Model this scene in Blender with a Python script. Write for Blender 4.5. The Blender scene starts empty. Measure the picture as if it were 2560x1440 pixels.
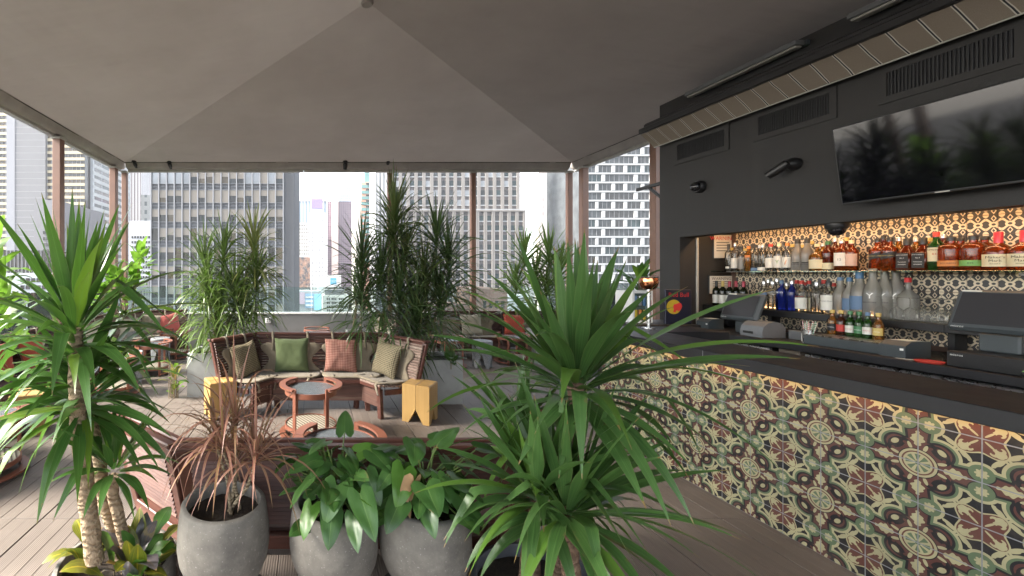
import bpy, math, random
from mathutils import Vector, Matrix, noise as mnoise
S = bpy.context.scene
COL = S.collection
rad = math.radians
rnd = random.Random(11)

# ------------------------------------------------------------------ camera, sky, sun, exposure
F, CX, CY, H = 1045.0, 780.0, 680.0, 1.685       # focal length and principal point in photo pixels, eye height in metres
cam = bpy.data.cameras.new('camera')
cam.sensor_width = 36.0
cam.lens = F / 2560.0 * 36.0
cam.shift_x = (1280.0 - CX) / 2560.0
cam.shift_y = -(720.0 - CY) / 2560.0
cam.clip_start = 0.05
cam.clip_end = 6000
camo = bpy.data.objects.new('camera', cam)
camo.location = (0, 0, H)
camo.rotation_euler = (rad(90), 0, 0)
COL.objects.link(camo)
S.camera = camo

SUN_AZ, SUN_EL = rad(-97.0), rad(36.0)           # azimuth clockwise from +Y
W = bpy.data.worlds.new('World')
S.world = W
W.use_nodes = True
wn = W.node_tree
wn.nodes.clear()
sky = wn.nodes.new('ShaderNodeTexSky')
sky.sky_type = 'NISHITA'
sky.sun_disc = False
sky.sun_elevation = SUN_EL
sky.sun_rotation = SUN_AZ
sky.air_density = 1.0
sky.dust_density = 1.5
sky.ozone_density = 1.0
bg = wn.nodes.new('ShaderNodeBackground')
bg.inputs['Strength'].default_value = 0.125
wo = wn.nodes.new('ShaderNodeOutputWorld')
hs = wn.nodes.new('ShaderNodeHueSaturation')         # thin bright overcast: the blue is washed out
hs.inputs['Saturation'].default_value = 0.35
wn.links.new(sky.outputs[0], hs.inputs['Color'])
wn.links.new(hs.outputs[0], bg.inputs[0])
wn.links.new(bg.outputs[0], wo.inputs[0])
sl = bpy.data.lights.new('sun', 'SUN')
sl.energy = 3.2
sl.angle = rad(20.0)
sl.color = (1.0, 0.93, 0.83)
so = bpy.data.objects.new('sun', sl)
sd = Vector((math.sin(SUN_AZ) * math.cos(SUN_EL), math.cos(SUN_AZ) * math.cos(SUN_EL), math.sin(SUN_EL)))
so.rotation_euler = sd.to_track_quat('Z', 'Y').to_euler()
so.location = sd * 40
COL.objects.link(so)
S.view_settings.view_transform = 'Standard'
S.view_settings.look = 'None'
S.view_settings.gamma = 1.0
S.view_settings.exposure = 2.7
S.cycles.max_bounces = 8
S.cycles.diffuse_bounces = 5
S.cycles.glossy_bounces = 4
S.cycles.transmission_bounces = 6
S.cycles.transparent_max_bounces = 24
S.cycles.caustics_reflective = False
S.cycles.caustics_refractive = False
S.cycles.use_denoising = True
S.cycles.sample_clamp_indirect = 6.0

# ------------------------------------------------------------------ helpers
def at(px, py, Y):
    return Vector(((px - CX) * Y / F, Y, H - (py - CY) * Y / F))
def yx(px, X):                                     # depth of the point on the plane x = X that shows at column px
    return X * F / (px - CX)
def zx(py, Y):
    return H - (py - CY) * Y / F

def V(*a):
    return Vector(a)

class MB:
    def __init__(s):
        s.v, s.f, s.m, s.uv = [], [], [], []
    def add(s, vs, fs, mi=0, M=None, uvs=None):
        o = len(s.v)
        s.v += [tuple(M @ Vector(p)) for p in vs] if M is not None else [tuple(p) for p in vs]
        for k, f in enumerate(fs):
            s.f.append([i + o for i in f])
            s.m.append(mi)
            s.uv.append([uvs[i] for i in f] if uvs else None)
        return s
    def box(s, x0, x1, y0, y1, z0, z1, b=0.0, mi=0, M=None):
        if b <= 0:
            vs = [(x, y, z) for z in (z0, z1) for y in (y0, y1) for x in (x0, x1)]
            fs = [(0, 2, 3, 1), (4, 5, 7, 6), (0, 1, 5, 4), (2, 6, 7, 3), (0, 4, 6, 2), (1, 3, 7, 5)]
            return s.add(vs, fs, mi, M)
        lo, hi = (x0, y0, z0), (x1, y1, z1)
        c = [(lo[i] + hi[i]) / 2 for i in range(3)]
        vs, idx = [], {}
        for sx in (0, 1):
            for sy in (0, 1):
                for sz in (0, 1):
                    sg = (sx, sy, sz)
                    for a in range(3):
                        p = []
                        for i in range(3):
                            e = hi[i] if sg[i] else lo[i]
                            if i != a:
                                e += -b if sg[i] else b
                            p.append(e)
                        idx[(sg, a)] = len(vs)
                        vs.append(tuple(p))
        fs = []
        def emit(f):
            p = [Vector(vs[i]) for i in f]
            n = (p[1] - p[0]).cross(p[2] - p[0])
            m = sum(p, Vector()) / len(p) - Vector(c)
            fs.append(f if n.dot(m) > 0 else f[::-1])
        for a in range(3):
            o = [i for i in range(3) if i != a]
            for sa in (0, 1):
                q = []
                for (p1, p2) in ((0, 0), (1, 0), (1, 1), (0, 1)):
                    g = [0, 0, 0]; g[a] = sa; g[o[0]] = p1; g[o[1]] = p2
                    q.append(idx[(tuple(g), a)])
                emit(q)
            for s1 in (0, 1):
                for s2 in (0, 1):
                    g0 = [0, 0, 0]; g0[o[0]] = s1; g0[o[1]] = s2
                    g1 = list(g0); g1[a] = 1
                    g0, g1 = tuple(g0), tuple(g1)
                    emit([idx[(g0, o[0])], idx[(g1, o[0])], idx[(g1, o[1])], idx[(g0, o[1])]])
        for sx in (0, 1):
            for sy in (0, 1):
                for sz in (0, 1):
                    emit([idx[((sx, sy, sz), a)] for a in range(3)])
        return s.add(vs, fs, mi, M)
    def bar(s, p, q, w, h, b=0.0, up=(0, 0, 1), mi=0):
        p, q = Vector(p), Vector(q)
        d = q - p
        L = d.length
        d.normalize()
        u = Vector(up)
        sx = d.cross(u)
        if sx.length < 1e-4:
            sx = d.cross(Vector((1, 0, 0)))
        sx.normalize()
        u = sx.cross(d)
        M = Matrix((( sx.x, d.x, u.x, p.x), (sx.y, d.y, u.y, p.y), (sx.z, d.z, u.z, p.z), (0, 0, 0, 1)))
        return s.box(-w / 2, w / 2, 0, L, -h / 2, h / 2, b, mi, M)
    def lathe(s, prof, n=24, M=None, mi=0, cap0=True, cap1=True):
        vs, fs = [], []
        for (r, z) in prof:
            for k in range(n):
                a = 2 * math.pi * k / n
                vs.append((r * math.cos(a), r * math.sin(a), z))
        for i in range(len(prof) - 1):
            for k in range(n):
                k2 = (k + 1) % n
                fs.append((i * n + k, i * n + k2, (i + 1) * n + k2, (i + 1) * n + k))
        if cap0:
            fs.append(tuple(range(n))[::-1])
        if cap1:
            fs.append(tuple(range((len(prof) - 1) * n, len(prof) * n)))
        return s.add(vs, fs, mi, M)
    def tube(s, pts, r, n=6, mi=0, cap=True):
        pts = [Vector(p) for p in pts]
        rs = r if isinstance(r, (list, tuple)) else [r] * len(pts)
        vs, fs = [], []
        ref = Vector((0.31, 0.17, 0.93)).normalized()
        for i, p in enumerate(pts):
            d = (pts[min(i + 1, len(pts) - 1)] - pts[max(i - 1, 0)]).normalized()
            a = d.cross(ref)
            if a.length < 0.05:
                a = d.cross(Vector((1, 0, 0)))
            a.normalize()
            b = d.cross(a)
            for k in range(n):
                t = 2 * math.pi * k / n
                vs.append(p + (a * math.cos(t) + b * math.sin(t)) * rs[i])
        for i in range(len(pts) - 1):
            for k in range(n):
                k2 = (k + 1) % n
                fs.append((i * n + k, i * n + k2, (i + 1) * n + k2, (i + 1) * n + k))
        if cap:
            fs.append(tuple(range(n))[::-1])
            fs.append(tuple(range((len(pts) - 1) * n, len(pts) * n)))
        return s.add(vs, fs, mi)
    def prism(s, poly, t0, t1, M=None, mi=0):              # poly in xy, extruded along z
        n = len(poly)
        vs = [(x, y, t0) for x, y in poly] + [(x, y, t1) for x, y in poly]
        fs = [tuple(range(n))[::-1], tuple(range(n, 2 * n))]
        for k in range(n):
            k2 = (k + 1) % n
            fs.append((k, k2, n + k2, n + k))
        return s.add(vs, fs, mi, M)
    def mesh(s, name, mats, smooth=35):
        me = bpy.data.meshes.new(name)
        me.from_pydata(s.v, [], s.f)
        for m in (mats if isinstance(mats, (list, tuple)) else [mats]):
            me.materials.append(m)
        if any(s.m):
            me.polygons.foreach_set('material_index', s.m)
        if any(u is not None for u in s.uv):
            ul = me.uv_layers.new(name='UVMap')
            flat = []
            for f, u in zip(s.f, s.uv):
                for k in range(len(f)):
                    flat += list(u[k]) if u else [0.0, 0.0]
            ul.data.foreach_set('uv', flat)
        if smooth:
            me.shade_smooth()
            if smooth < 180:
                me.set_sharp_from_angle(angle=rad(smooth))
        me.update()
        return me

def _link(name, data, parent, loc, rot, scale):
    o = bpy.data.objects.new(name, data)
    COL.objects.link(o)
    if parent is not None:
        o.parent = parent
    if loc is not None: o.location = loc
    if rot is not None: o.rotation_euler = rot
    if scale is not None: o.scale = scale
    return o
def part(name, me, parent, loc=None, rot=None, scale=None, label=None, kind=None):
    o = _link(name, me, parent, loc, rot, scale)
    if label: o['label'] = label
    if kind: o['kind'] = kind
    return o
def tag(o, label, cat, group=None):
    o['label'] = label
    o['category'] = cat
    if group: o['group'] = group
    return o
def thing(name, label, cat, loc=(0, 0, 0), rz=0.0, group=None):
    return tag(_link(name, None, None, loc, (0, 0, rz), None), label, cat, group)
def solo(name, me, label, cat, loc=None, rot=None, scale=None, group=None):
    return tag(_link(name, me, None, loc, rot, scale), label, cat, group)
def struct(name, me, loc=None):
    o = _link(name, me, None, loc, None, None)
    o['kind'] = 'structure'
    return o

# ------------------------------------------------------------------ materials
class X:                                           # arithmetic on shader sockets
    def __init__(s, nt, k): s.nt, s.k = nt, k
    def _m(s, op, *a):
        n = s.nt.nodes.new('ShaderNodeMath'); n.operation = op
        for i, q in enumerate((s,) + a):
            if isinstance(q, X): s.nt.links.new(q.k, n.inputs[i])
            else: n.inputs[i].default_value = q
        return X(s.nt, n.outputs[0])
    def __add__(s, o): return s._m('ADD', o)
    __radd__ = __add__
    def __sub__(s, o): return s._m('SUBTRACT', o)
    def __rsub__(s, o): return (s * -1.0) + o
    def __mul__(s, o): return s._m('MULTIPLY', o)
    __rmul__ = __mul__
    def __truediv__(s, o): return s._m('DIVIDE', o)
    def lt(s, o): return s._m('LESS_THAN', o)
    def gt(s, o): return s._m('GREATER_THAN', o)
    def mn(s, o): return s._m('MINIMUM', o)
    def mx(s, o): return s._m('MAXIMUM', o)
    def ab(s): return s._m('ABSOLUTE')
    def sq(s): return s._m('SQRT')
    def cos(s): return s._m('COSINE')
    def sin(s): return s._m('SINE')
    def fr(s): return s._m('FRACT')
    def fl(s): return s._m('FLOOR')
    def pp(s, o): return s._m('PINGPONG', o)
    def atan2(s, o): return s._m('ARCTAN2', o)
def dist(x, y, cx, cy, sx=1.0, sy=1.0):
    a, b = (x - cx) / sx, (y - cy) / sy
    return (a * a + b * b).sq()

class MT:                                          # a material under construction
    def __init__(s, name):
        s.m = bpy.data.materials.new(name); s.m.use_nodes = True
        s.nt = s.m.node_tree; s.nt.nodes.clear()
        s.out = s.nt.nodes.new('ShaderNodeOutputMaterial')
        s.L = s.nt.links.new
    def N(s, t, **k):
        n = s.nt.nodes.new(t)
        for a, b in k.items(): setattr(n, a, b)
        return n
    def xyz(s, sock):
        n = s.N('ShaderNodeSeparateXYZ'); s.L(sock, n.inputs[0])
        return [X(s.nt, n.outputs[i]) for i in range(3)]
    def pos(s): return s.N('ShaderNodeNewGeometry').outputs['Position']
    def co(s, w='Object'): return s.N('ShaderNodeTexCoord').outputs[w]
    def rndm(s): return s.N('ShaderNodeObjectInfo').outputs['Random']
    def mixc(s, f, a, b, bt='MIX'):
        n = s.N('ShaderNodeMix', data_type='RGBA', blend_type=bt)
        for sock, q in ((n.inputs[0], f), (n.inputs[6], a), (n.inputs[7], b)):
            if isinstance(q, X): s.L(q.k, sock)
            elif hasattr(q, 'links'): s.L(q, sock)
            elif isinstance(q, (tuple, list)): sock.default_value = (*q[:3], 1)
            else: sock.default_value = q
        return n.outputs[2]
    def noise(s, scale, detail=4, rough=0.55, vec=None, stretch=None):
        n = s.N('ShaderNodeTexNoise'); n.inputs['Scale'].default_value = scale
        n.inputs['Detail'].default_value = detail; n.inputs['Roughness'].default_value = rough
        v = vec or s.co()
        if stretch:
            mp = s.N('ShaderNodeMapping'); mp.inputs['Scale'].default_value = stretch
            s.L(v, mp.inputs[0]); v = mp.outputs[0]
        s.L(v, n.inputs['Vector'])
        return n.outputs[0]
    def ramp(s, f, a, b):
        n = s.N('ShaderNodeMapRange'); n.inputs[1].default_value = a; n.inputs[2].default_value = b
        s.L(f.k if isinstance(f, X) else f, n.inputs[0])
        return n.outputs[0]
    def bump(s, h, strength=0.3, d=0.01):
        n = s.N('ShaderNodeBump'); n.inputs['Strength'].default_value = strength; n.inputs['Distance'].default_value = d
        s.L(h.k if isinstance(h, X) else h, n.inputs['Height'])
        return n.outputs[0]
    def pbsdf(s, col, rough=0.5, metal=0.0, normal=None, spec=0.5, **k):
        p = s.N('ShaderNodeBsdfPrincipled')
        if isinstance(col, (tuple, list)): p.inputs['Base Color'].default_value = (*col[:3], 1)
        else: s.L(col, p.inputs['Base Color'])
        if isinstance(rough, (int, float)): p.inputs['Roughness'].default_value = rough
        else: s.L(rough.k if isinstance(rough, X) else rough, p.inputs['Roughness'])
        p.inputs['Metallic'].default_value = metal
        p.inputs['Specular IOR Level'].default_value = spec
        if normal is not None: s.L(normal, p.inputs['Normal'])
        for a, b in k.items(): p.inputs[a.replace('_', ' ')].default_value = b
        return p.outputs[0]
    def done(s, sh):
        s.L(sh, s.out.inputs[0]); return s.m

def mat(name, col, rough=0.55, metal=0.0, var=0.12, scale=6.0, bump=0.15, bscale=60.0, rv=0.0, dark=None, spec=0.5, stretch=None, world=False):
    """plain surface: colour with a cloudy variation, fine relief and a per-object shade"""
    t = MT(name)
    vec = t.pos() if world else t.co()
    n = t.noise(scale, 5, 0.6, vec, stretch)
    d = dark or tuple(c * (1 - 2.2 * var) for c in col)
    hi = tuple(min(1, c * (1 + var)) for c in col)
    c = t.mixc(t.ramp(n, 0.3, 0.7), d, hi)
    if rv:
        c = t.mixc(X(t.nt, t.rndm()) * 1.0, c, t.mixc(rv, c, (0, 0, 0)), 'MIX')
    nm = t.bump(t.noise(bscale, 3, 0.6, vec, stretch), bump, 0.004) if bump else None
    r = X(t.nt, n) * 0.25 + (rough - 0.125)
    return t.done(t.pbsdf(c, r, metal, nm, spec))

def emit_mat(name, col, strength):
    t = MT(name); e = t.N('ShaderNodeEmission')
    e.inputs[0].default_value = (*col, 1); e.inputs[1].default_value = strength
    return t.done(e.outputs[0])

def glass_mat(name, tint=(0.9, 0.95, 0.93), body=0.0, bodycol=(0.8, 0.8, 0.8), gloss=0.03, fres=1.45, trl=True, frac=1.0):
    """clear or frosted glass: light passes straight through, sheen by Fresnel; body adds a milky or coloured part"""
    t = MT(name)
    tr = t.N('ShaderNodeBsdfTransparent'); tr.inputs[0].default_value = (*tint, 1)
    sh = tr.outputs[0]
    if body > 0:
        b = t.N('ShaderNodeBsdfTranslucent'); b.inputs[0].default_value = (*bodycol, 1)
        d = t.N('ShaderNodeBsdfDiffuse'); d.inputs[0].default_value = (*bodycol, 1)
        mm = t.N('ShaderNodeMixShader'); mm.inputs[0].default_value = 0.5
        t.L(b.outputs[0], mm.inputs[1]); t.L(d.outputs[0], mm.inputs[2])
        m1 = t.N('ShaderNodeMixShader'); m1.inputs[0].default_value = body
        t.L(sh, m1.inputs[1]); t.L(mm.outputs[0], m1.inputs[2]); sh = m1.outputs[0]
    g = t.N('ShaderNodeBsdfGlossy'); g.inputs['Roughness'].default_value = gloss
    fr = t.N('ShaderNodeFresnel'); fr.inputs[0].default_value = fres
    f = X(t.nt, fr.outputs[0]) * frac
    m2 = t.N('ShaderNodeMixShader'); t.L(f.k, m2.inputs[0])
    t.L(sh, m2.inputs[1]); t.L(g.outputs[0], m2.inputs[2])
    return t.done(m2.outputs[0])

def leaf_mat(name, c1, c2, rib=(0.25, 0.32, 0.12), trans=0.35, rough=0.32, stripes=30.0, ribw=0.04, yellow=None, edge=None):
    t = MT(name)
    uv = t.co('UV')
    u, v, _ = t.xyz(uv)
    n = t.noise(stripes, 2, 0.5, uv, (1, 0.06, 1))
    c = t.mixc(t.ramp(n, 0.35, 0.65), c1, c2)
    big = t.noise(3.0, 3, 0.5, t.pos())
    c = t.mixc(X(t.nt, t.ramp(big, 0.35, 0.75)) * 0.5, c, tuple(q * 0.55 for q in c1))
    r = X(t.nt, t.rndm())
    c = t.mixc(r * 0.4, c, tuple(q * 1.35 for q in c2))
    if yellow:
        c = t.mixc(r.gt(0.88) * 0.6, c, yellow)
    c = t.mixc((u - 0.5).ab().lt(ribw) * 0.6, c, rib)
    if edge:
        c = t.mixc((u - 0.5).ab().gt(0.455), c, edge)
    sp = X(t.nt, t.noise(9.0, 4, 0.65, t.pos()))
    c = t.mixc((v + sp * 0.10).gt(1.005), c, (0.20, 0.13, 0.055))
    c = t.mixc(((sp + (u - 0.5).ab() * 0.25).gt(0.755)) * 0.55, c, (0.15, 0.125, 0.05))
    gl = t.noise(60.0, 2, 0.5, uv, (1, 0.02, 1))
    c = t.mixc(X(t.nt, t.ramp(gl, 0.58, 0.7)) * 0.22, c, tuple(min(1, q * 2.2) for q in c2))
    nm = t.bump(n, 0.12, 0.002)
    p = t.pbsdf(c, rough, 0.0, nm, 0.5)
    tr = t.N('ShaderNodeBsdfTranslucent'); 
    t.L(t.mixc(0.45, c, (0.13, 0.29, 0.025)), tr.inputs[0])
    ms = t.N('ShaderNodeMixShader'); ms.inputs[0].default_value = trans
    t.L(p, ms.inputs[1]); t.L(tr.outputs[0], ms.inputs[2])
    return t.done(ms.outputs[0])

def wood_mat(name, col, dark, rough=0.45, grain=40.0, axis=0, wear=0.0, wearcol=(0.35, 0.3, 0.26), bump=0.25):
    t = MT(name)
    st = [1.0, 1.0, 1.0]; st[axis] = 0.06
    co = t.co()
    off = t.N('ShaderNodeVectorMath', operation='ADD'); t.L(co, off.inputs[0])
    cmb = t.N('ShaderNodeCombineXYZ')
    r = X(t.nt, t.rndm()) * 37.0
    for i in range(3): t.L(r.k, cmb.inputs[i])
    t.L(cmb.outputs[0], off.inputs[1])
    vec = off.outputs[0]
    n = t.noise(grain, 4, 0.6, vec, tuple(st))
    c = t.mixc(t.ramp(n, 0.3, 0.7), dark, col)
    c = t.mixc(X(t.nt, t.rndm()) * 0.35, c, tuple(q * 0.6 for q in dark))
    if wear:
        w = t.noise(9.0, 4, 0.7, vec, tuple(st))
        c = t.mixc(X(t.nt, t.ramp(w, 0.52, 0.72)) * wear, c, wearcol)
    return t.done(t.pbsdf(c, rough, 0.0, t.bump(n, bump, 0.002), 0.4))

# ------------------------------------------------------------------ material set
def pot_mat():
    t = MT('grey_fibre_cement')
    big = t.noise(5, 6, 0.65, None); fine = t.noise(28, 5, 0.7); sp = t.noise(120, 2, 0.5)
    c = t.mixc(t.ramp(big, 0.32, 0.68), (0.085, 0.079, 0.071), (0.225, 0.207, 0.18))
    c = t.mixc(X(t.nt, t.ramp(fine, 0.5, 0.75)) * 0.45, c, (0.25, 0.235, 0.205))
    c = t.mixc(X(t.nt, t.ramp(sp, 0.66, 0.72)) * 0.6, c, (0.4, 0.39, 0.37))
    c = t.mixc(X(t.nt, t.rndm()) * 0.3, c, (0.09, 0.08, 0.07))
    return t.done(t.pbsdf(c, 0.7, 0, t.bump(fine, 0.25, 0.004), 0.35))
m_concrete_pot = pot_mat()
m_concrete = mat('pale_concrete', (0.34, 0.35, 0.34), 0.8, 0, 0.1, 4, 0.2, 60, rv=0.1)
m_concrete_dk = mat('speckled_concrete', (0.25, 0.255, 0.26), 0.8, 0, 0.25, 60, 0.3, 120)
m_soil = mat('potting_soil', (0.035, 0.024, 0.016), 0.95, 0, 0.3, 30, 1.0, 120)
def charcoal_mat():
    t = MT('charcoal_render')
    p = t.pos()
    n = t.noise(1.6, 6, 0.65, p); st = t.noise(5, 4, 0.6, p, (1, 1, 0.12)); g = t.noise(150, 3, 0.6, p); sc_ = t.noise(14, 5, 0.7, p, (1, 0.4, 1))
    c = t.mixc(t.ramp(n, 0.3, 0.7), (0.022, 0.0212, 0.0208), (0.036, 0.0345, 0.0335))
    c = t.mixc(X(t.nt, t.ramp(st, 0.56, 0.75)) * 0.3, c, (0.055, 0.052, 0.05))
    c = t.mixc(X(t.nt, t.ramp(sc_, 0.70, 0.76)) * 0.35, c, (0.10, 0.096, 0.09))
    return t.done(t.pbsdf(c, t.ramp(n, -0.6, 1.1), 0, t.bump(g, 0.4, 0.004), 0.35))
m_charcoal = charcoal_mat()
m_parapet = mat('grey_render', (0.20, 0.20, 0.20), 0.85, 0, 0.06, 3, 0.35, 150)
m_white = mat('white_paint', (0.75, 0.75, 0.73), 0.6, 0, 0.05, 5, 0.05)
m_post = mat('rust_brown_paint', (0.215, 0.115, 0.078), 0.5, 0, 0.06, 5, 0.05)
m_copperp = mat('terracotta_powder_coat', (0.215, 0.078, 0.046), 0.45, 0, 0.06, 8, 0.04)
def canopy_mat(nm_, k, thru):
    t = MT(nm_)
    p = t.pos()
    n = t.noise(0.9, 5, 0.6, p); st = t.noise(0.35, 3, 0.6, p)
    w1 = t.noise(1.1, 3, 0.5, p, (1.0, 0.35, 1.0)); w2 = t.noise(1.3, 3, 0.5, p, (0.3, 1.2, 1.0)); weave = t.noise(420, 2, 0.6, p)
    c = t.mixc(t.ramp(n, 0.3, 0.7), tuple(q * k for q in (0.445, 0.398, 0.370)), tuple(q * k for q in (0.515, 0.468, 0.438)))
    c = t.mixc(X(t.nt, t.ramp(st, 0.55, 0.75)) * 0.25, c, (0.36, 0.32, 0.285))
    c = t.mixc(X(t.nt, t.ramp(weave, 0.35, 0.7)) * 0.18, c, (0.30, 0.27, 0.25))
    h = X(t.nt, w1) * 1.0 + X(t.nt, w2) * 1.0
    nm = t.bump(h, 0.6, 0.12)
    p_ = t.pbsdf(c, 0.92, 0, nm, 0.1)
    tr = t.N('ShaderNodeBsdfTranslucent'); t.L(c, tr.inputs[0])   # daylight soaks through the cloth
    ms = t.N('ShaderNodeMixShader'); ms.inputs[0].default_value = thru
    t.L(p_, ms.inputs[1]); t.L(tr.outputs[0], ms.inputs[2])
    return t.done(ms.outputs[0])
m_canopy, m_canopy_l, m_canopy_r = canopy_mat('taupe_canvas', 0.98, 0.018), canopy_mat('taupe_canvas_lit', 1.03, 0.023), canopy_mat('taupe_canvas_shaded', 0.90, 0.009)  # panel light and shade put into cloth colour and translucency
m_hem = mat('hem_canvas', (0.40, 0.37, 0.345), 0.9, 0, 0.08, 3, 0.6, 25, world=True)
m_alu = mat('painted_aluminium', (0.45, 0.44, 0.40), 0.5, 0.2, 0.08, 8, 0.05)
m_black = mat('black_plastic', (0.012, 0.012, 0.013), 0.4, 0, 0.1, 10, 0.05)
m_blackmat = mat('matte_black_stone', (0.012, 0.012, 0.014), 0.5, 0, 0.15, 5, 0.1, 90)
m_dkgrey = mat('dark_grey_plastic', (0.045, 0.055, 0.06), 0.5, 0, 0.06, 10, 0.08)
m_grey = mat('mid_grey_plastic', (0.14, 0.145, 0.15), 0.45, 0, 0.06, 10, 0.05)
m_steel = mat('brushed_steel', (0.55, 0.55, 0.55), 0.28, 1.0, 0.08, 20, 0.1)
m_copper = mat('polished_copper', (0.75, 0.30, 0.14), 0.16, 1.0, 0.12, 12, 0.05)
m_wire = mat('dark_wire', (0.02, 0.018, 0.016), 0.6, 0, 0.05, 5, 0)
m_mahog = wood_mat('mahogany_stain', (0.135, 0.055, 0.040), (0.070, 0.028, 0.022), 0.38, 50, 0, 0.3, (0.21, 0.125, 0.098))
m_mahog_dk = wood_mat('dark_slat_wood', (0.088, 0.043, 0.034), (0.045, 0.023, 0.019), 0.5, 60, 0, 0.5, (0.18, 0.13, 0.105))
m_weathered = wood_mat('weathered_skirt_wood', (0.15, 0.075, 0.055), (0.075, 0.038, 0.03), 0.65, 30, 0, 0.7, (0.26, 0.20, 0.16))
m_yellow = wood_mat('honey_yellow_wood', (0.47, 0.30, 0.115), (0.37, 0.22, 0.075), 0.4, 18, 2, 0.2, (0.42, 0.22, 0.06), 0.1)
m_steptop = wood_mat('step_board', (0.27, 0.22, 0.175), (0.17, 0.135, 0.105), 0.6, 60, 1, 0.2)
def canvas_mat(name, col, wv=900.0):
    t = MT(name)
    w = t.noise(6, 3, 0.5)
    c = t.mixc(t.ramp(w, 0.3, 0.7), tuple(q * 0.82 for q in col), col)
    return t.done(t.pbsdf(c, 0.95, 0, t.bump(t.noise(wv, 1, 0.5), 0.4, 0.002), 0.1, Sheen_Weight=0.15))
m_canvas = canvas_mat('khaki_canvas', (0.215, 0.18, 0.13))
m_canvas_lt = canvas_mat('sunlit_canvas', (0.52, 0.46, 0.36))  # lit copy of the khaki cloth, sunlight put into its colour
m_pil_green = canvas_mat('olive_green_linen', (0.092, 0.118, 0.055))
m_pil_beige = canvas_mat('oatmeal_linen', (0.33, 0.29, 0.22))
m_pil_red = canvas_mat('brick_red_linen', (0.42, 0.085, 0.055))
m_pil_pink = canvas_mat('coral_pink_linen', (0.60, 0.16, 0.14))
def gingham(name, a, b, per=26.0):
    t = MT(name)
    u, v, _ = t.xyz(t.co('UV'))
    f = (u * per).fr().lt(0.5) * 0.5 + (v * per).fr().lt(0.5) * 0.5
    c = t.mixc(f, a, b)
    return t.done(t.pbsdf(c, 0.95, 0, t.bump(t.noise(500, 1), 0.3, 0.002), 0.1))
m_ging_olive = gingham('olive_gingham', (0.27, 0.23, 0.15), (0.05, 0.042, 0.027), 20)
m_ging_red = gingham('red_gingham', (0.36, 0.22, 0.17), (0.15, 0.035, 0.03), 20)

def deck_material():
    t = MT('ribbed_composite_deck')
    x, y, z = t.xyz(t.pos())
    rib = (x * (2 * math.pi / 0.0121)).cos()
    n = t.noise(2.2, 4, 0.6, t.pos())
    fine = t.noise(40, 3, 0.6, t.pos(), (1, 0.05, 1))
    c = t.mixc(t.ramp(n, 0.3, 0.7), (0.172, 0.142, 0.120), (0.222, 0.185, 0.158))
    c = t.mixc(X(t.nt, t.ramp(fine, 0.35, 0.7)) * 0.35, c, (0.12, 0.098, 0.085))
    c = t.mixc(X(t.nt, t.rndm()) * 0.28, c, (0.11, 0.09, 0.08))
    c = t.mixc(rib.gt(0.55) * 0.40, c, (0.07, 0.058, 0.05))
    return t.done(t.pbsdf(c, 0.55, 0, t.bump(rib, 0.35, 0.003), 0.4))
m_deck = deck_material()

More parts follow.
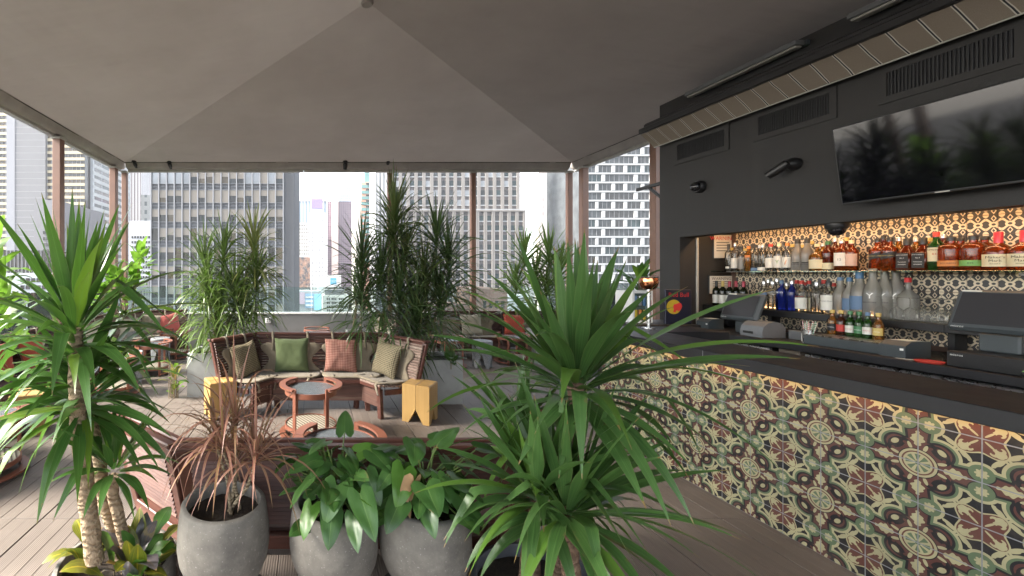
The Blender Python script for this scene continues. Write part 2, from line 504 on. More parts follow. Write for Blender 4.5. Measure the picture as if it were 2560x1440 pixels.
CREAM, GREEN, MAROON, INK, RUST = (0.40, 0.37, 0.215), (0.105, 0.15, 0.082), (0.098, 0.038, 0.031), (0.011, 0.011, 0.013), (0.115, 0.041, 0.030)
def bar_tile_material():
    t = MT('patterned_cement_tile')
    _, py, pz = t.xyz(t.pos())
    a = ((py - 1.892) / 0.2).pp(1.0)
    b = ((pz - 0.53) / 0.2).pp(1.0)
    x, y = a.mx(b), a.mn(b)
    r0 = (x * x + y * y).sq()
    # star field: black ground, cream leaf work, rust quatrefoil
    c = t.mixc(0.0, INK, INK)
    ph = y.atan2(x)
    lobe = (ph * 4.0).cos() * -0.085 + 0.385
    def put(c, f, col): return t.mixc(f, c, col)
    k = 0.7071
    def ell(cx, cy, ang, la, lb):                 # rotated ellipse value, <1 inside
        ca, sa = math.cos(ang), math.sin(ang)
        dx, dy = x - cx, y - cy
        return ((((dx * ca) + (dy * sa)) / la) * (((dx * ca) + (dy * sa)) / la) + (((dy * ca) - (dx * sa)) / lb) * (((dy * ca) - (dx * sa)) / lb)).sq()
    c = put(c, ell(0.47, 0.235, rad(-38), 0.15, 0.050).lt(1.0), CREAM)
    c = put(c, ell(0.44, 0.40, rad(45), 0.115, 0.028).lt(1.0), CREAM)
    c = put(c, ell(0.555, 0.245, rad(-60), 0.050, 0.028).lt(1.0), INK)
    c = put(c, r0.lt(lobe + 0.035), CREAM)
    c = put(c, r0.lt(lobe), RUST)
    c = put(c, ell(0.265, 0.235, rad(43), 0.105, 0.070).lt(1.0), CREAM)
    c = put(c, ell(0.30, 0.165, rad(60), 0.055, 0.035).lt(1.0), CREAM)
    c = put(c, ell(0.12, 0.115, rad(45), 0.10, 0.018).lt(1.0), CREAM)
    c = put(c, ell(0.245, 0.155, rad(30), 0.045, 0.03).lt(1.0), RUST)
    # border round the medallion and corridor to the junction
    d1 = dist(x, y, 1.0, 1.0)
    sc = ((x - 1.0).atan2(y - 1.0) * 8.0).cos() * 0.018
    f = (d1 + sc - 0.565).mn(dist(x, y, 0.645, 0.645) - 0.215).mn((x * -1.0) + 0.80 + (y * 0.10))
    dc = dist(x, y, 0.80, 0.0)
    c = put(c, f.lt(0.155), CREAM)
    c = put(c, dc.lt(0.255), CREAM)
    c = put(c, f.lt(0.098), GREEN)
    c = put(c, f.lt(0.05), INK)
    c = put(c, f.lt(0.0), MAROON)
    # medallion ornament
    c = put(c, ell(0.62, 0.62, rad(-45), 0.185, 0.125).lt(1.0), INK)
    c = put(c, ell(0.62, 0.62, rad(-45), 0.125, 0.085).lt(1.0) * ell(0.66, 0.66, rad(-45), 0.12, 0.085).gt(1.0), MAROON)
    c = put(c, ell(0.595, 0.595, rad(-45), 0.088, 0.058).lt(1.0), CREAM)
    c = put(c, ell(0.775, 0.53, rad(25), 0.105, 0.075).lt(1.0), INK)
    c = put(c, ell(0.795, 0.57, rad(25), 0.06, 0.036).lt(1.0), MAROON)
    w = ((y - 0.40).ab() * -1.0 + 0.21) * 0.62 + (y * 58.0).cos() * 0.018
    c = put(c, ((x * -1.0) + 1.0).lt(w), CREAM)
    c = put(c, ell(0.865, 0.60, rad(70), 0.09, 0.035).lt(1.0), CREAM)
    c = put(c, d1.lt(0.355), INK)
    c = put(c, d1.lt(0.335), CREAM)
    c = put(c, d1.lt(0.285), RUST)
    c = put(c, d1.lt(0.255), CREAM)
    pet = ((x - 1.0).atan2(y - 1.0) * 8.0).cos()
    c = put(c, d1.lt(0.215) * d1.gt(0.055) * (pet + d1 * 4.0).gt(0.45), GREEN)
    c = put(c, d1.lt(0.05), GREEN)
    # twin green roundels at the junctions
    c = put(c, dc.lt(0.215) * f.lt(0.05), INK)
    c = put(c, dc.lt(0.195), GREEN)
    qa = y.atan2(x - 0.80)
    c = put(c, dc.lt((qa * 4.0).cos().ab() * 0.035 + 0.075), CREAM)
    wear = t.noise(11, 5, 0.7, t.pos())
    c = t.mixc(X(t.nt, t.ramp(wear, 0.45, 0.8)) * 0.28, c, (0.16, 0.13, 0.10))
    c = t.mixc(X(t.nt, t.rndm()) * 0.14, c, (0.03, 0.03, 0.03))
    return t.done(t.pbsdf(c, 0.55, 0, t.bump(t.noise(90, 3, 0.6, t.pos()), 0.06, 0.002), 0.35))
m_bartile = bar_tile_material()

def back_tile_material():
    t = MT('graphic_splash_tile')
    _, py, pz = t.xyz(t.pos())
    u = (py - 0.02) / 0.0775
    v = (pz - 1.05) / 0.155
    uu = (u - u.fl()) * 2.0 - 1.0                  # -1..1 one motif
    vv = (v - v.fl()) * 2.0 - 1.0
    ax, ay = uu.ab(), vv.ab()
    dk, lt = (0.05, 0.05, 0.052), (0.62, 0.53, 0.39)
    wave = (uu * math.pi).cos()
    l1 = (ay - (wave * 0.21 + 0.30)).ab().lt(0.125)
    c = t.mixc(l1, dk, lt)
    l2 = dist(ax, ay, 1.0, 0.0, 0.62, 0.26)
    c = t.mixc(l2.lt(1.0), c, lt)
    c = t.mixc(l2.lt(0.45), c, dk)
    l3 = dist(ax, ay, 0.0, 1.0, 0.40, 0.30)
    c = t.mixc(l3.lt(1.0), c, lt)
    l4 = dist(ax, ay, 0.0, 0.52, 0.17, 0.09)
    c = t.mixc(l4.lt(1.0), c, lt)
    c = t.mixc(l4.lt(0.4), c, dk)
    l5 = (ax - 1.0).ab() * 0.9 + (ay - 0.62).ab()
    c = t.mixc((l5 - 0.26).ab().lt(0.07), c, lt)
    return t.done(t.pbsdf(c, 0.42, 0, t.bump(t.noise(70, 2, 0.5, t.pos()), 0.05, 0.002), 0.4))
m_backtile = back_tile_material()
m_grout = mat('grey_grout', (0.26, 0.265, 0.275), 0.9, 0, 0.1, 20, 0.3)
m_grout_br = mat('brown_grout', (0.10, 0.06, 0.045), 0.9, 0, 0.1, 20, 0.3)
m_led = emit_mat('warm_led', (1.0, 0.52, 0.20), 1.5)
m_ledn = emit_mat('warm_led_niche', (1.0, 0.58, 0.28), 9.0)
m_ledt = emit_mat('warm_led_tier', (1.0, 0.55, 0.25), 4.0)
m_parglass = glass_mat('balustrade_glass', (0.86, 0.93, 0.91), 0.03, (0.6, 0.75, 0.72), 0.02, 1.35)
m_shelfglass = glass_mat('shelf_glass', (0.75, 0.93, 0.85), 0.06, (0.1, 0.35, 0.25), 0.02, 1.45)

# ------------------------------------------------------------------ ground, host building, deck
mb = MB(); mb.add([(-3000, -3000, -62), (3000, -3000, -62), (3000, 4000, -62), (-3000, 4000, -62)], [(0, 1, 2, 3)])
m_city = mat('city_asphalt', (0.06, 0.06, 0.062), 0.9, 0, 0.2, 0.03, 0, rv=0)
struct('ground', mb.mesh('ground', m_city))
m_conc_wall = mat('concrete_block_wall', (0.22, 0.21, 0.2), 0.85, 0, 0.1, 0.3, 0.1)
mb = MB(); mb.box(-4.6, 9.0, -6.0, 9.75, -62, -0.12)
solo('terrace_building', mb.mesh('terrace_building', m_conc_wall), 'concrete building block that carries the planked roof terrace', 'building')

PX, PY = 0.58, 0.575                               # deck module: six ribbed boards
X0, Y0 = -1.845, 2.86
mb = MB(); mb.box(-4.5, 8.9, -5.9, 9.65, -0.12, -0.03)
deck = struct('deck', mb.mesh('deck_base', m_black))
BW = PX / 6
mbb = MB(); mbb.box(-BW / 2 + 0.0012, BW / 2 - 0.0012, -PY / 2 + 0.0025, PY / 2 - 0.0025, -0.03, 0.0, 0.0015)
me_board = mbb.mesh('deck_board', m_deck, 0)
cells = []
for i in range(-5, 11):
    for j in range(-9, 12):
        for k in range(6):
            cx = X0 + i * PX + (k + 0.5) * BW + (0.0035 if k == 0 else -0.0035 if k == 5 else 0)
            cy = Y0 + (j + 0.5) * PY
            if cx < -4.4 or cx > 5.6 or cy < -2.4 or cy > 9.4: continue
            px = CX + F * cx / max(cy, 0.1); py = CY + F * H / max(cy, 0.1)
            inview = cy > 1.9 and -30 < px < 2590 and py < 1500 and cx < 3.05
            hide = 0
            if -0.7 < cx < 1.1 and 1.3 < cy < 2.1: hide = 1
            cells.append((0 if inview and not hide else 1, cy, cx))
cells.sort()
rest = MB()
for q, (nv, cy, cx) in enumerate(cells):
    if q < 300:
        part('deck_board', me_board, deck, (cx, cy, 0))
    else:
        rest.box(cx - BW / 2 + 0.0012, cx + BW / 2 - 0.0012, cy - PY / 2 + 0.0025, cy + PY / 2 - 0.0025, -0.03, 0)
part('deck_boards', rest.mesh('deck_boards', m_deck, 0), deck, kind='stuff')

# low timber step behind the front benches, the grey pots stand on it
STEP = 0.262
st = struct('step', MB().box(-0.74, 0.93, 1.22, 2.10, 0.0, STEP - 0.024).mesh('step_frame', m_mahog_dk))
k = 0
xx = -0.74
while xx < 0.92:
    mb = MB(); mb.box(-0.0465, 0.0465, 1.21, 2.105, STEP - 0.023, STEP, 0.002)
    part('step_board', mb.mesh('step_board', m_deck, 0), st, (xx + 0.05, 0, 0)); xx += 0.0955

# ------------------------------------------------------------------ parapets, posts, canopy
def parapet(name, label, p, q, posts=True):
    """rendered low wall from p to q with a white cap and a glass balustrade above"""
    p, q = Vector(p), Vector(q)
    t = thing(name, label, 'parapet')
    d = (q - p); L = d.length; d.normalize()
    part('wall_face', MB().bar(p + V(0, 0, 0.375), q + V(0, 0, 0.375), 0.22, 0.75).mesh('wall_face', m_parapet, 0), t)
    part('cap', MB().bar(p + V(0, 0, 0.764), q + V(0, 0, 0.764), 0.26, 0.026, 0.004).mesh('cap', m_white, 0), t)
    n = max(1, round(L / 1.45)); w = L / n
    for i in range(n):
        a = p + d * (i * w + 0.012); b = p + d * ((i + 1) * w - 0.012)
        part('glass_pane', MB().bar(a + V(0, 0, 1.065), b + V(0, 0, 1.065), 0.014, 0.57).mesh('glass_pane', m_parglass, 0), t)
    return t
parapet('parapet', 'grey rendered parapet with white cap and glass balustrade behind the far benches', (-4.45, 9.42, 0), (5.9, 9.42, 0))
parapet('parapet', 'grey parapet with glass balustrade behind the fiddle leaf figs', (-4.40, -2.0, 0), (-4.40, 9.28, 0))
parapet('parapet', 'grey parapet with glass balustrade between white tower view and drinks cooler', (5.9, 5.9, 0), (5.9, 9.28, 0))

# outlet box on the parapet
o = thing('outlet_box', 'white square outlet box on the grey parapet wall', 'outlet', at(671, 801, 9.30))
part('box_body', MB().box(-0.06, 0.06, -0.035, 0.0, -0.06, 0.06, 0.012).mesh('box_body', m_white), o)
for sx in (-1, 1):
    for sz in (-1, 1):
        part('socket', MB().box(-0.014, 0.014, -0.038, -0.034, -0.013, 0.013, 0.001).mesh('socket', m_grey), o, (sx * 0.022, 0, sz * 0.02))

EZ = 3.886                                         # eave underside
POSTS = [(-4.16, 4.75, 'left'), (-4.16, 6.86, 'left'), (-4.16, 8.77, 'left'), (-4.12, 9.20, 'left back corner'), (1.72, 9.22, 'back'), (3.55, 9.22, 'back'), (5.66, 9.20, 'right back corner'), (5.70, 8.77, 'right'), (5.70, 6.92, 'right')]
plab = ['brown steel post nearest the red pillow bench on the open side', 'brown steel post in front of the cream banded tower', 'brown steel post beside the white ribbed tower', 'brown corner post in front of the bluish far office blocks',
        'brown steel post behind the tallest dracaena', 'brown steel post with switch boxes in front of the grey stone tower', 'brown corner post left of the white grid tower', 'brown steel post in front of the white grid tower', 'brown steel post against the end of the charcoal bar wall']
m_switch = mat('grey_switch', (0.5, 0.5, 0.48), 0.5)
for (x, y, s), lb in zip(POSTS, plab):
    t = thing('canopy_post', lb, 'post', (x, y, 0), 0, 'posts carrying the canopy')
    w = 0.052 if y > 9 else 0.065
    part('shaft', MB().box(-w, w, -w, w, 0.012, EZ + 0.02, 0.006).mesh('shaft', m_post), t)
    part('base_plate', MB().box(-0.11, 0.11, -0.11, 0.11, 0.0, 0.012, 0.002).mesh('base_plate', m_post), t)
    part('top_bracket', MB().box(-w - 0.012, w + 0.012, -w - 0.012, w + 0.012, EZ - 0.03, EZ + 0.012, 0.003).mesh('top_bracket', m_alu), t)
    if abs(x - 3.55) < 0.01:
        for z in (1.32, 1.24):
            part('switch_box', MB().box(-0.075, -0.053, -0.05, 0.0, z - 0.03, z + 0.03, 0.004).mesh('switch_box', m_switch), t)

can = thing('canopy', 'taupe canvas canopy with hipped panels over the terrace', 'canopy')
XL, XR, YB, YF = -4.05, 5.62, 9.05, -3.0
AP = V(0.66, 5.0, 4.92)
ZC = 4.07
def panel(corners, n=14, sag=0.05):
    """fabric panel between four corners with a slight sag"""
    a, b, c, d = [Vector(q) for q in corners]
    vs, fs = [], []
    for i in range(n + 1):
        for j in range(n + 1):
            u, v = i / n, j / n
            p = a.lerp(b, u).lerp(d.lerp(c, u), v)
            p.z -= 0
            w = math.sin(math.pi * u) * math.sin(math.pi * v)
            p.z -= sag * w + 0.008 * mnoise.noise(p * 1.7) * w
            vs.append(p)
    for i in range(n):
        for j in range(n):
            q = i * (n + 1) + j
            fs.append((q, q + 1, q + n + 2, q + n + 1))
    return MB().add(vs, fs)
BL, BR, FL, FR = V(XL, YB, ZC), V(XR, YB, ZC), V(XL, YF, ZC), V(XR, YF, ZC)
AF = V(0.66, YF, 4.92)
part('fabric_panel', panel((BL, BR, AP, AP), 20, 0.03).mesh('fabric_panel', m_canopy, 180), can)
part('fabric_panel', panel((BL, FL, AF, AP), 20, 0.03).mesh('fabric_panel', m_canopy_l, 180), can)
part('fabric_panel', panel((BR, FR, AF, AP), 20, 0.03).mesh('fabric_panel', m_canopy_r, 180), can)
part('apex_cap', MB().lathe([(0.0, -0.03), (0.06, -0.025), (0.075, 0.0), (0.075, 0.05)], 12, Matrix.Translation(AP - V(0, 0, 0.02))).mesh('apex_cap', m_hem), can)
def hem(p, q, out):
    """rolled canvas hem, wavy, from the ceiling fabric down and out to the eave rail"""
    p, q, out = Vector(p), Vector(q), Vector(out)
    L = (q - p).length; n = int(L / 0.12)
    vs, fs = [], []
    prof = [(0.0, 0.0), (0.03, -0.035), (0.05, -0.09), (0.085, -0.125), (0.13, -0.14), (0.17, -0.13)]
    for i in range(n + 1):
        b = p.lerp(q, i / n)
        for k, (o_, z) in enumerate(prof):
            w = 0.016 * mnoise.noise(Vector((b.x * 1.6, b.y * 1.6, k * 0.6))) + 0.008 * mnoise.noise(Vector((b.x * 5, b.y * 5, k * 0.9)))
            w *= 0 if k in (0,) else 1
            vs.append(b + out * (o_ + w) + V(0, 0, z + w * 1.2))
    m = len(prof)
    for i in range(n):
        for k in range(m - 1):
            fs.append((i * m + k, i * m + k + 1, (i + 1) * m + k + 1, (i + 1) * m + k))
    part('hem', MB().add(vs, fs).mesh('hem', m_hem, 180), can)
    c = [p.lerp(q, i / 40) + out * 0.012 + V(0, 0, -0.012 + 0.006 * mnoise.noise(Vector((i * 0.9, p.x, 2)))) for i in range(41)]
    part('edge_cable', MB().tube(c, 0.0065, 5).mesh('edge_cable', m_wire), can)
    r0, r1 = p + out * 0.175 + V(0, 0, -0.155), q + out * 0.175 + V(0, 0, -0.155)
    ns = max(1, round(L / 2.0))
    for i in range(ns):
        part('eave_rail', MB().bar(r0.lerp(r1, i / ns + 0.0004), r0.lerp(r1, (i + 1) / ns - 0.0004), 0.09, 0.055, 0.004).mesh('eave_rail', m_alu, 0), can)
hem(BL, BR, (0, 1, 0))
hem(FL, BL + V(0, 0.13, 0), (-1, 0, 0))
hem(V(XR, 5.95, ZC), BR + V(0, 0.13, 0), (1, 0, 0))

def spot(px, py, label, cyl, Y=9.02):
    c = at(px, py, Y)
    t = thing('spotlight', label, 'spotlight', c, 0, 'small spotlights along the canopy edge')
    part('mount', MB().lathe([(0.05, 0.0), (0.05, 0.03), (0.03, 0.045)], 14).mesh('mount', m_black), t)
    M = Matrix.Rotation(rad(20 if cyl else 62), 4, 'X')
    part('head', MB().lathe([(0.035, -0.15), (0.04, -0.14), (0.04, -0.03), (0.025, 0.0)], 14, M).mesh('head', m_black), t)
    part('lens', MB().lathe([(0.0, -0.152), (0.032, -0.151)], 14, M, 0, False, False).mesh('lens', m_steel), t)
spot(335, 406, 'small dark spotlight in the left back corner of the canopy', False)
spot(423, 408, 'round dark spotlight under the canopy in front of the glass office tower', False)
spot(863, 406, 'black tubular spotlight hanging under the canopy edge before the sky gap', True)
spot(971, 402, 'dark spotlight under the canopy edge above a brown post', False)

# ------------------------------------------------------------------ bar building: charcoal wall with niche
XW, XN, YE = 4.70, 5.35, 5.65                      # wall face, niche back, end of the wall
NB, NT = 1.0, 2.13                                 # niche bottom and top
YJ = 5.34                                          # niche jamb
wall = thing('bar_wall', 'charcoal rendered bar wall with tiled bottle niche', 'wall')
mb = MB()
mb.box(XW, XN + 0.3, -2.5, YE, NT + 0.14, 3.93)
mb.box(XW, XW + 0.20, -2.5, YE, NT, NT + 0.14)
mb.box(XW + 0.20, XN + 0.3, YJ, YE, NT, NT + 0.14)
part('upper_wall', mb.mesh('upper_wall', m_charcoal, 0), wall)
part('end_pier', MB().box(XW, XN + 0.3, YJ, YE - 0.002, 0, NT).mesh('end_pier', m_charcoal, 0), wall)
part('niche_back', MB().box(XN, XN + 0.3, -2.5, YJ, 0, NT + 0.14).mesh('niche_back', m_grout_br, 0), wall)
part('unseen_light_stop', MB().box(XN + 0.12, XN + 0.26, -2.5, YE - 0.004, 3.9305, 4.06).mesh('unseen_light_stop', m_charcoal, 0), wall)  # unseen strip added to stop light leaking in over the wall
part('jamb_trim', MB().box(XW + 0.20, XW + 0.225, YJ - 0.02, YJ - 0.001, NB, NT - 0.01, 0.003).mesh('jamb_trim', m_alu), wall)
TS = 0.155
mbt = MB(); mbt.box(-0.008, 0, -TS / 2 + 0.002, TS / 2 - 0.002, -TS / 2 + 0.002, TS / 2 - 0.002, 0.0012)
me_bt = mbt.mesh('splash_tile', m_backtile, 0)
j = 0
yy = 5.27
while yy > 1.5:
    for r in range(8):
        part('splash_tile', me_bt, wall, (XN - 0.001, yy - TS / 2, 1.05 + TS * (r + 0.5)))
    yy -= TS
# vents
for (pa, pb, s) in ((1695, 1812, 0), (1898, 2075, 1), (2220, 2540, 2)):
    ya, yb = yx(pa, XW), yx(pb, XW)
    t = thing('vent_grille', ['black slotted vent grille above the dome camera', 'black slotted vent grille above the tilted spot camera', 'black slotted vent grille above the television'][s], 'vent', (XW, (ya + yb) / 2, 3.215))
    hw, hh = (ya - yb) / 2, 0.095
    part('recess', MB().box(-0.004, -0.001, -hw, hw, -hh, hh).mesh('recess', m_black, 0), t)
    f = MB()
    e = 0.055
    for (a, b, c, d) in ((-hw - e, hw + e, hh, hh + e), (-hw - e, hw + e, -hh - e, -hh), (-hw - e, -hw, -hh, hh), (hw, hw + e, -hh, hh)):
        f.box(-0.012, -0.001, a, b, c, d)
    part('frame', f.mesh('frame', m_charcoal, 0), t)
    n = 30
    sl_ = MB(); sl_.box(-0.014, -0.004, -0.003, 0.003, -hh, hh, 0.001)
    me = sl_.mesh('slat', m_black, 0)
    for i in range(n):
        part('slat', me, t, (0, -hw + (i + 0.5) * 2 * hw / n, 0))
# awning roll with striped valance above the bar
t = thing('awning', 'black awning cassette with striped beige valance above the bar', 'awning')
part('cassette', MB().box(4.43, XW - 0.001, -2.4, YE - 0.05, 3.545, 3.66, 0.02).mesh('cassette', m_black), t)
part('front_rail', MB().box(4.385, 4.43, -2.4, YE - 0.03, 3.53, 3.60, 0.01).mesh('front_rail', m_black), t)
def awning_mat():
    q = MT('striped_awning_canvas')
    _, y, z = q.xyz(q.pos())
    f = ((y / 0.165).fr() - 0.5).ab()
    n = q.noise(300, 2, 0.5, q.pos())
    c = q.mixc(q.ramp(n, 0.3, 0.7), (0.20, 0.17, 0.135), (0.25, 0.215, 0.175))
    c = q.mixc(f.lt(0.065), c, (0.55, 0.52, 0.46))
    c = q.mixc(f.lt(0.028), c, (0.03, 0.032, 0.036))
    return q.done(q.pbsdf(c, 0.9, 0, None, 0.2))
m_awn = awning_mat()
vs, fs = [], []
n = 120
for i in range(n + 1):
    y = -2.4 + (YE + 2.37) * i / n
    for k in range(5):
        z = 3.53 - 0.17 * k / 4
        xo = 4.42 + 0.045 * k + 0.010 * math.sin(y * 9 + k * 0.8) * (k / 4) + 0.006 * mnoise.noise(V(y * 4, k * 0.7, 0))
        vs.append((xo, y, z + 0.004 * math.sin(y * 19)))
for i in range(n):
    for k in range(4):
        fs.append((i * 5 + k, i * 5 + k + 1, (i + 1) * 5 + k + 1, (i + 1) * 5 + k))
part('valance', MB().add(vs, fs).mesh('valance', m_awn, 180), t)
part('hem_piping', MB().tube([(4.60, -2.4 + (YE + 2.37) * i / 40, 3.358) for i in range(41)], 0.006, 6).mesh('hem_piping', m_alu), t)
# strip light channels under the canopy
for (ya, yb, s) in ((5.11, 3.94, 0), (3.56, 2.36, 1)):
    t = thing('strip_light', ['unlit metal strip light channel over the smallest vent', 'unlit metal strip light channel over the television'][s], 'strip light', (4.6, (ya + yb) / 2, 3.83))
    hw = (ya - yb) / 2
    part('channel', MB().box(-0.05, 0.05, -hw, hw, 0.0, 0.045, 0.006).mesh('channel', m_grey), t)
    part('diffuser', MB().box(-0.035, 0.035, -hw + 0.01, hw - 0.01, -0.022, -0.001, 0.008).mesh('diffuser', m_alu), t)
    part('hanger', MB().box(0.06, 0.10, -hw, hw, 0.0, 0.05, 0.004).mesh('hanger', m_dkgrey), t)
# cameras on the wall
def dome(loc, nm, label, M=None):
    t = thing('dome_camera', label, 'camera', loc)
    M = M or Matrix.Rotation(rad(-90), 4, 'Y')
    part('housing', MB().lathe([(0.075, 0.0), (0.075, 0.035), (0.062, 0.055)], 20, M).mesh('housing', m_black), t)
    part('dome', MB().lathe([(0.058, 0.05), (0.055, 0.075), (0.042, 0.098), (0.02, 0.11), (0.0, 0.113)], 20, M, 0, False, False).mesh('dome', m_domeg), t)
    return t
m_domeg = MT('smoked_dome'); m_domeg = m_domeg.done(m_domeg.pbsdf((0.01, 0.01, 0.012), 0.06, 0, None, 0.6))
dome((XW - 0.001, yx(1752, XW), zx(467, yx(1752, XW))), '', 'black dome camera on the charcoal wall below the small vent')
dome((4.80, yx(2092, 4.80), NT - 0.001), '', 'black dome camera under the niche edge above the bottles', Matrix.Rotation(rad(180), 4, 'X'))
yc = yx(1990, XW)
t = thing('spot_camera', 'black tilted spot camera on the charcoal wall left of the television', 'camera', (XW - 0.001, yc, zx(410, yc)))
part('wall_mount', MB().lathe([(0.06, 0), (0.06, 0.04), (0.045, 0.07), (0.03, 0.09)], 18, Matrix.Rotation(rad(-90), 4, 'Y')).mesh('wall_mount', m_black), t)
part('barrel', MB().tube([(-0.085, -0.005, 0.01), (-0.10, 0.03, -0.02), (-0.13, 0.13, -0.085)], [0.036, 0.042, 0.038], 14).mesh('barrel', m_black), t)
# bracket on the end of the wall
t = thing('wall_bracket', 'black steel bracket with diagonal brace on the wall end', 'bracket', (XW + 0.02, YE, zx(458, YE)))
part('arm', MB().bar((0, 0, 0), (0, 0.42, -0.01), 0.035, 0.045, 0.004).mesh('arm', m_black), t)
part('brace', MB().bar((0, 0.001, -0.19), (0, 0.20, -0.022), 0.03, 0.035, 0.004).mesh('brace', m_black), t)
# television, tilted forward
m_screen = MT('tv_screen'); m_screen = m_screen.done(m_screen.pbsdf((0.004, 0.004, 0.006), 0.05, 0, None, 0.6))
t = thing('television', 'large black flat television tilted forward on the charcoal wall', 'television', (4.53, 2.99, 2.255))
tv_rot = (0, rad(-7.6), 0)
part('bezel', MB().box(-0.02, 0.03, -0.57, 0.57, 0.0, 0.655, 0.006).mesh('bezel', m_black), t, None, tv_rot)
part('screen', MB().box(-0.0225, -0.0205, -0.558, 0.558, 0.018, 0.643).mesh('screen', m_screen, 0), t, None, tv_rot)
part('badge', MB().box(-0.0225, -0.0204, -0.035, 0.035, 0.004, 0.012).mesh('badge', m_alu, 0), t, None, tv_rot)
part('wall_arm', MB().box(0.03, 0.158, -0.15, 0.15, 0.2, 0.45, 0.01).mesh('wall_arm', m_black), t)

# ------------------------------------------------------------------ bar counter with tiled front
XB, YB1, YB0 = 3.04, 4.40, 0.75
bar = thing('bar_counter', 'bar counter with dark slab top and patterned tile front', 'bar counter')
part('core', MB().box(XB - 0.0062, XB + 0.16, YB0, YB1 - 0.001, 0.0, 1.02).mesh('core', m_grout, 0), bar)
yedges = [1.892 + 0.2 * k for k in range(-6, 14) if YB0 - 0.1 < 1.892 + 0.2 * k < YB1 + 0.2]
zedges = [0.0, 0.13, 0.33, 0.53, 0.73, 0.93, 1.018]
for i in range(len(yedges) - 1):
    y0, y1 = yedges[i], min(yedges[i + 1], YB1)
    if y1 - y0 < 0.02: continue
    for r in range(6):
        mb = MB(); g = 0.0028
        mb.box(-0.008, 0, -(y1 - y0) / 2 + g, (y1 - y0) / 2 - g, -(zedges[r + 1] - zedges[r]) / 2 + g, (zedges[r + 1] - zedges[r]) / 2 - g, 0.0012)
        part('tile', mb.mesh('tile', m_bartile, 0), bar, (XB - 0.0005 - rnd.uniform(0, 0.0016), (y0 + y1) / 2, (zedges[r] + zedges[r + 1]) / 2))
part('end_panel', MB().box(XB - 0.009, XB + 0.17, YB1, YB1 + 0.03, 0, 1.02).mesh('end_panel', m_blackmat, 0), bar)
part('slab_top', MB().box(2.90, 3.40, YB0 - 0.05, YB1 + 0.06, 1.022, 1.105, 0.004).mesh('slab_top', m_blackmat), bar)
part('joint_line', MB().box(2.8985, 2.8995, 3.10, 3.103, 1.024, 1.104).mesh('joint_line', m_grout, 0), bar)
part('led_strip', MB().box(2.965, 2.985, YB0, YB1 - 0.02, 1.010, 1.0205).mesh('led_strip', m_led, 0), bar)

# ------------------------------------------------------------------ slatted benches
_bm = MB(); _bm.box(-0.5, 0.5, -0.012, 0.012, -0.0135, 0.0135, 0.005)
me_slat = _bm.mesh('slat', m_mahog_dk)
_bm = MB(); _bm.box(-0.5, 0.5, -0.020, 0.020, -0.011, 0.011, 0.005)
me_seatslat = _bm.mesh('seat_slat', m_mahog_dk)
m_slat_sun = wood_mat('sunlit_slat_wood', (0.34, 0.25, 0.20), (0.16, 0.10, 0.08), 0.6, 60, 0, 0.6, (0.42, 0.36, 0.30))  # lit copy of the slats: direct sun is put into the pale colour
me_slat_s = me_slat.copy(); me_slat_s.materials[0] = m_slat_sun
me_seat_s = me_seatslat.copy(); me_seat_s.materials[0] = m_slat_sun
m_rear = wood_mat('rear_slat_wood', (0.135, 0.060, 0.044), (0.072, 0.031, 0.025), 0.5, 50, 0, 0.25, (0.3, 0.17, 0.12))
BD, BH = 0.60, 0.87                                # bench depth and height
def back_y(z):                                     # reclined back: y of the slat plane at height z
    return 0.03 + (BH - z) * 0.23
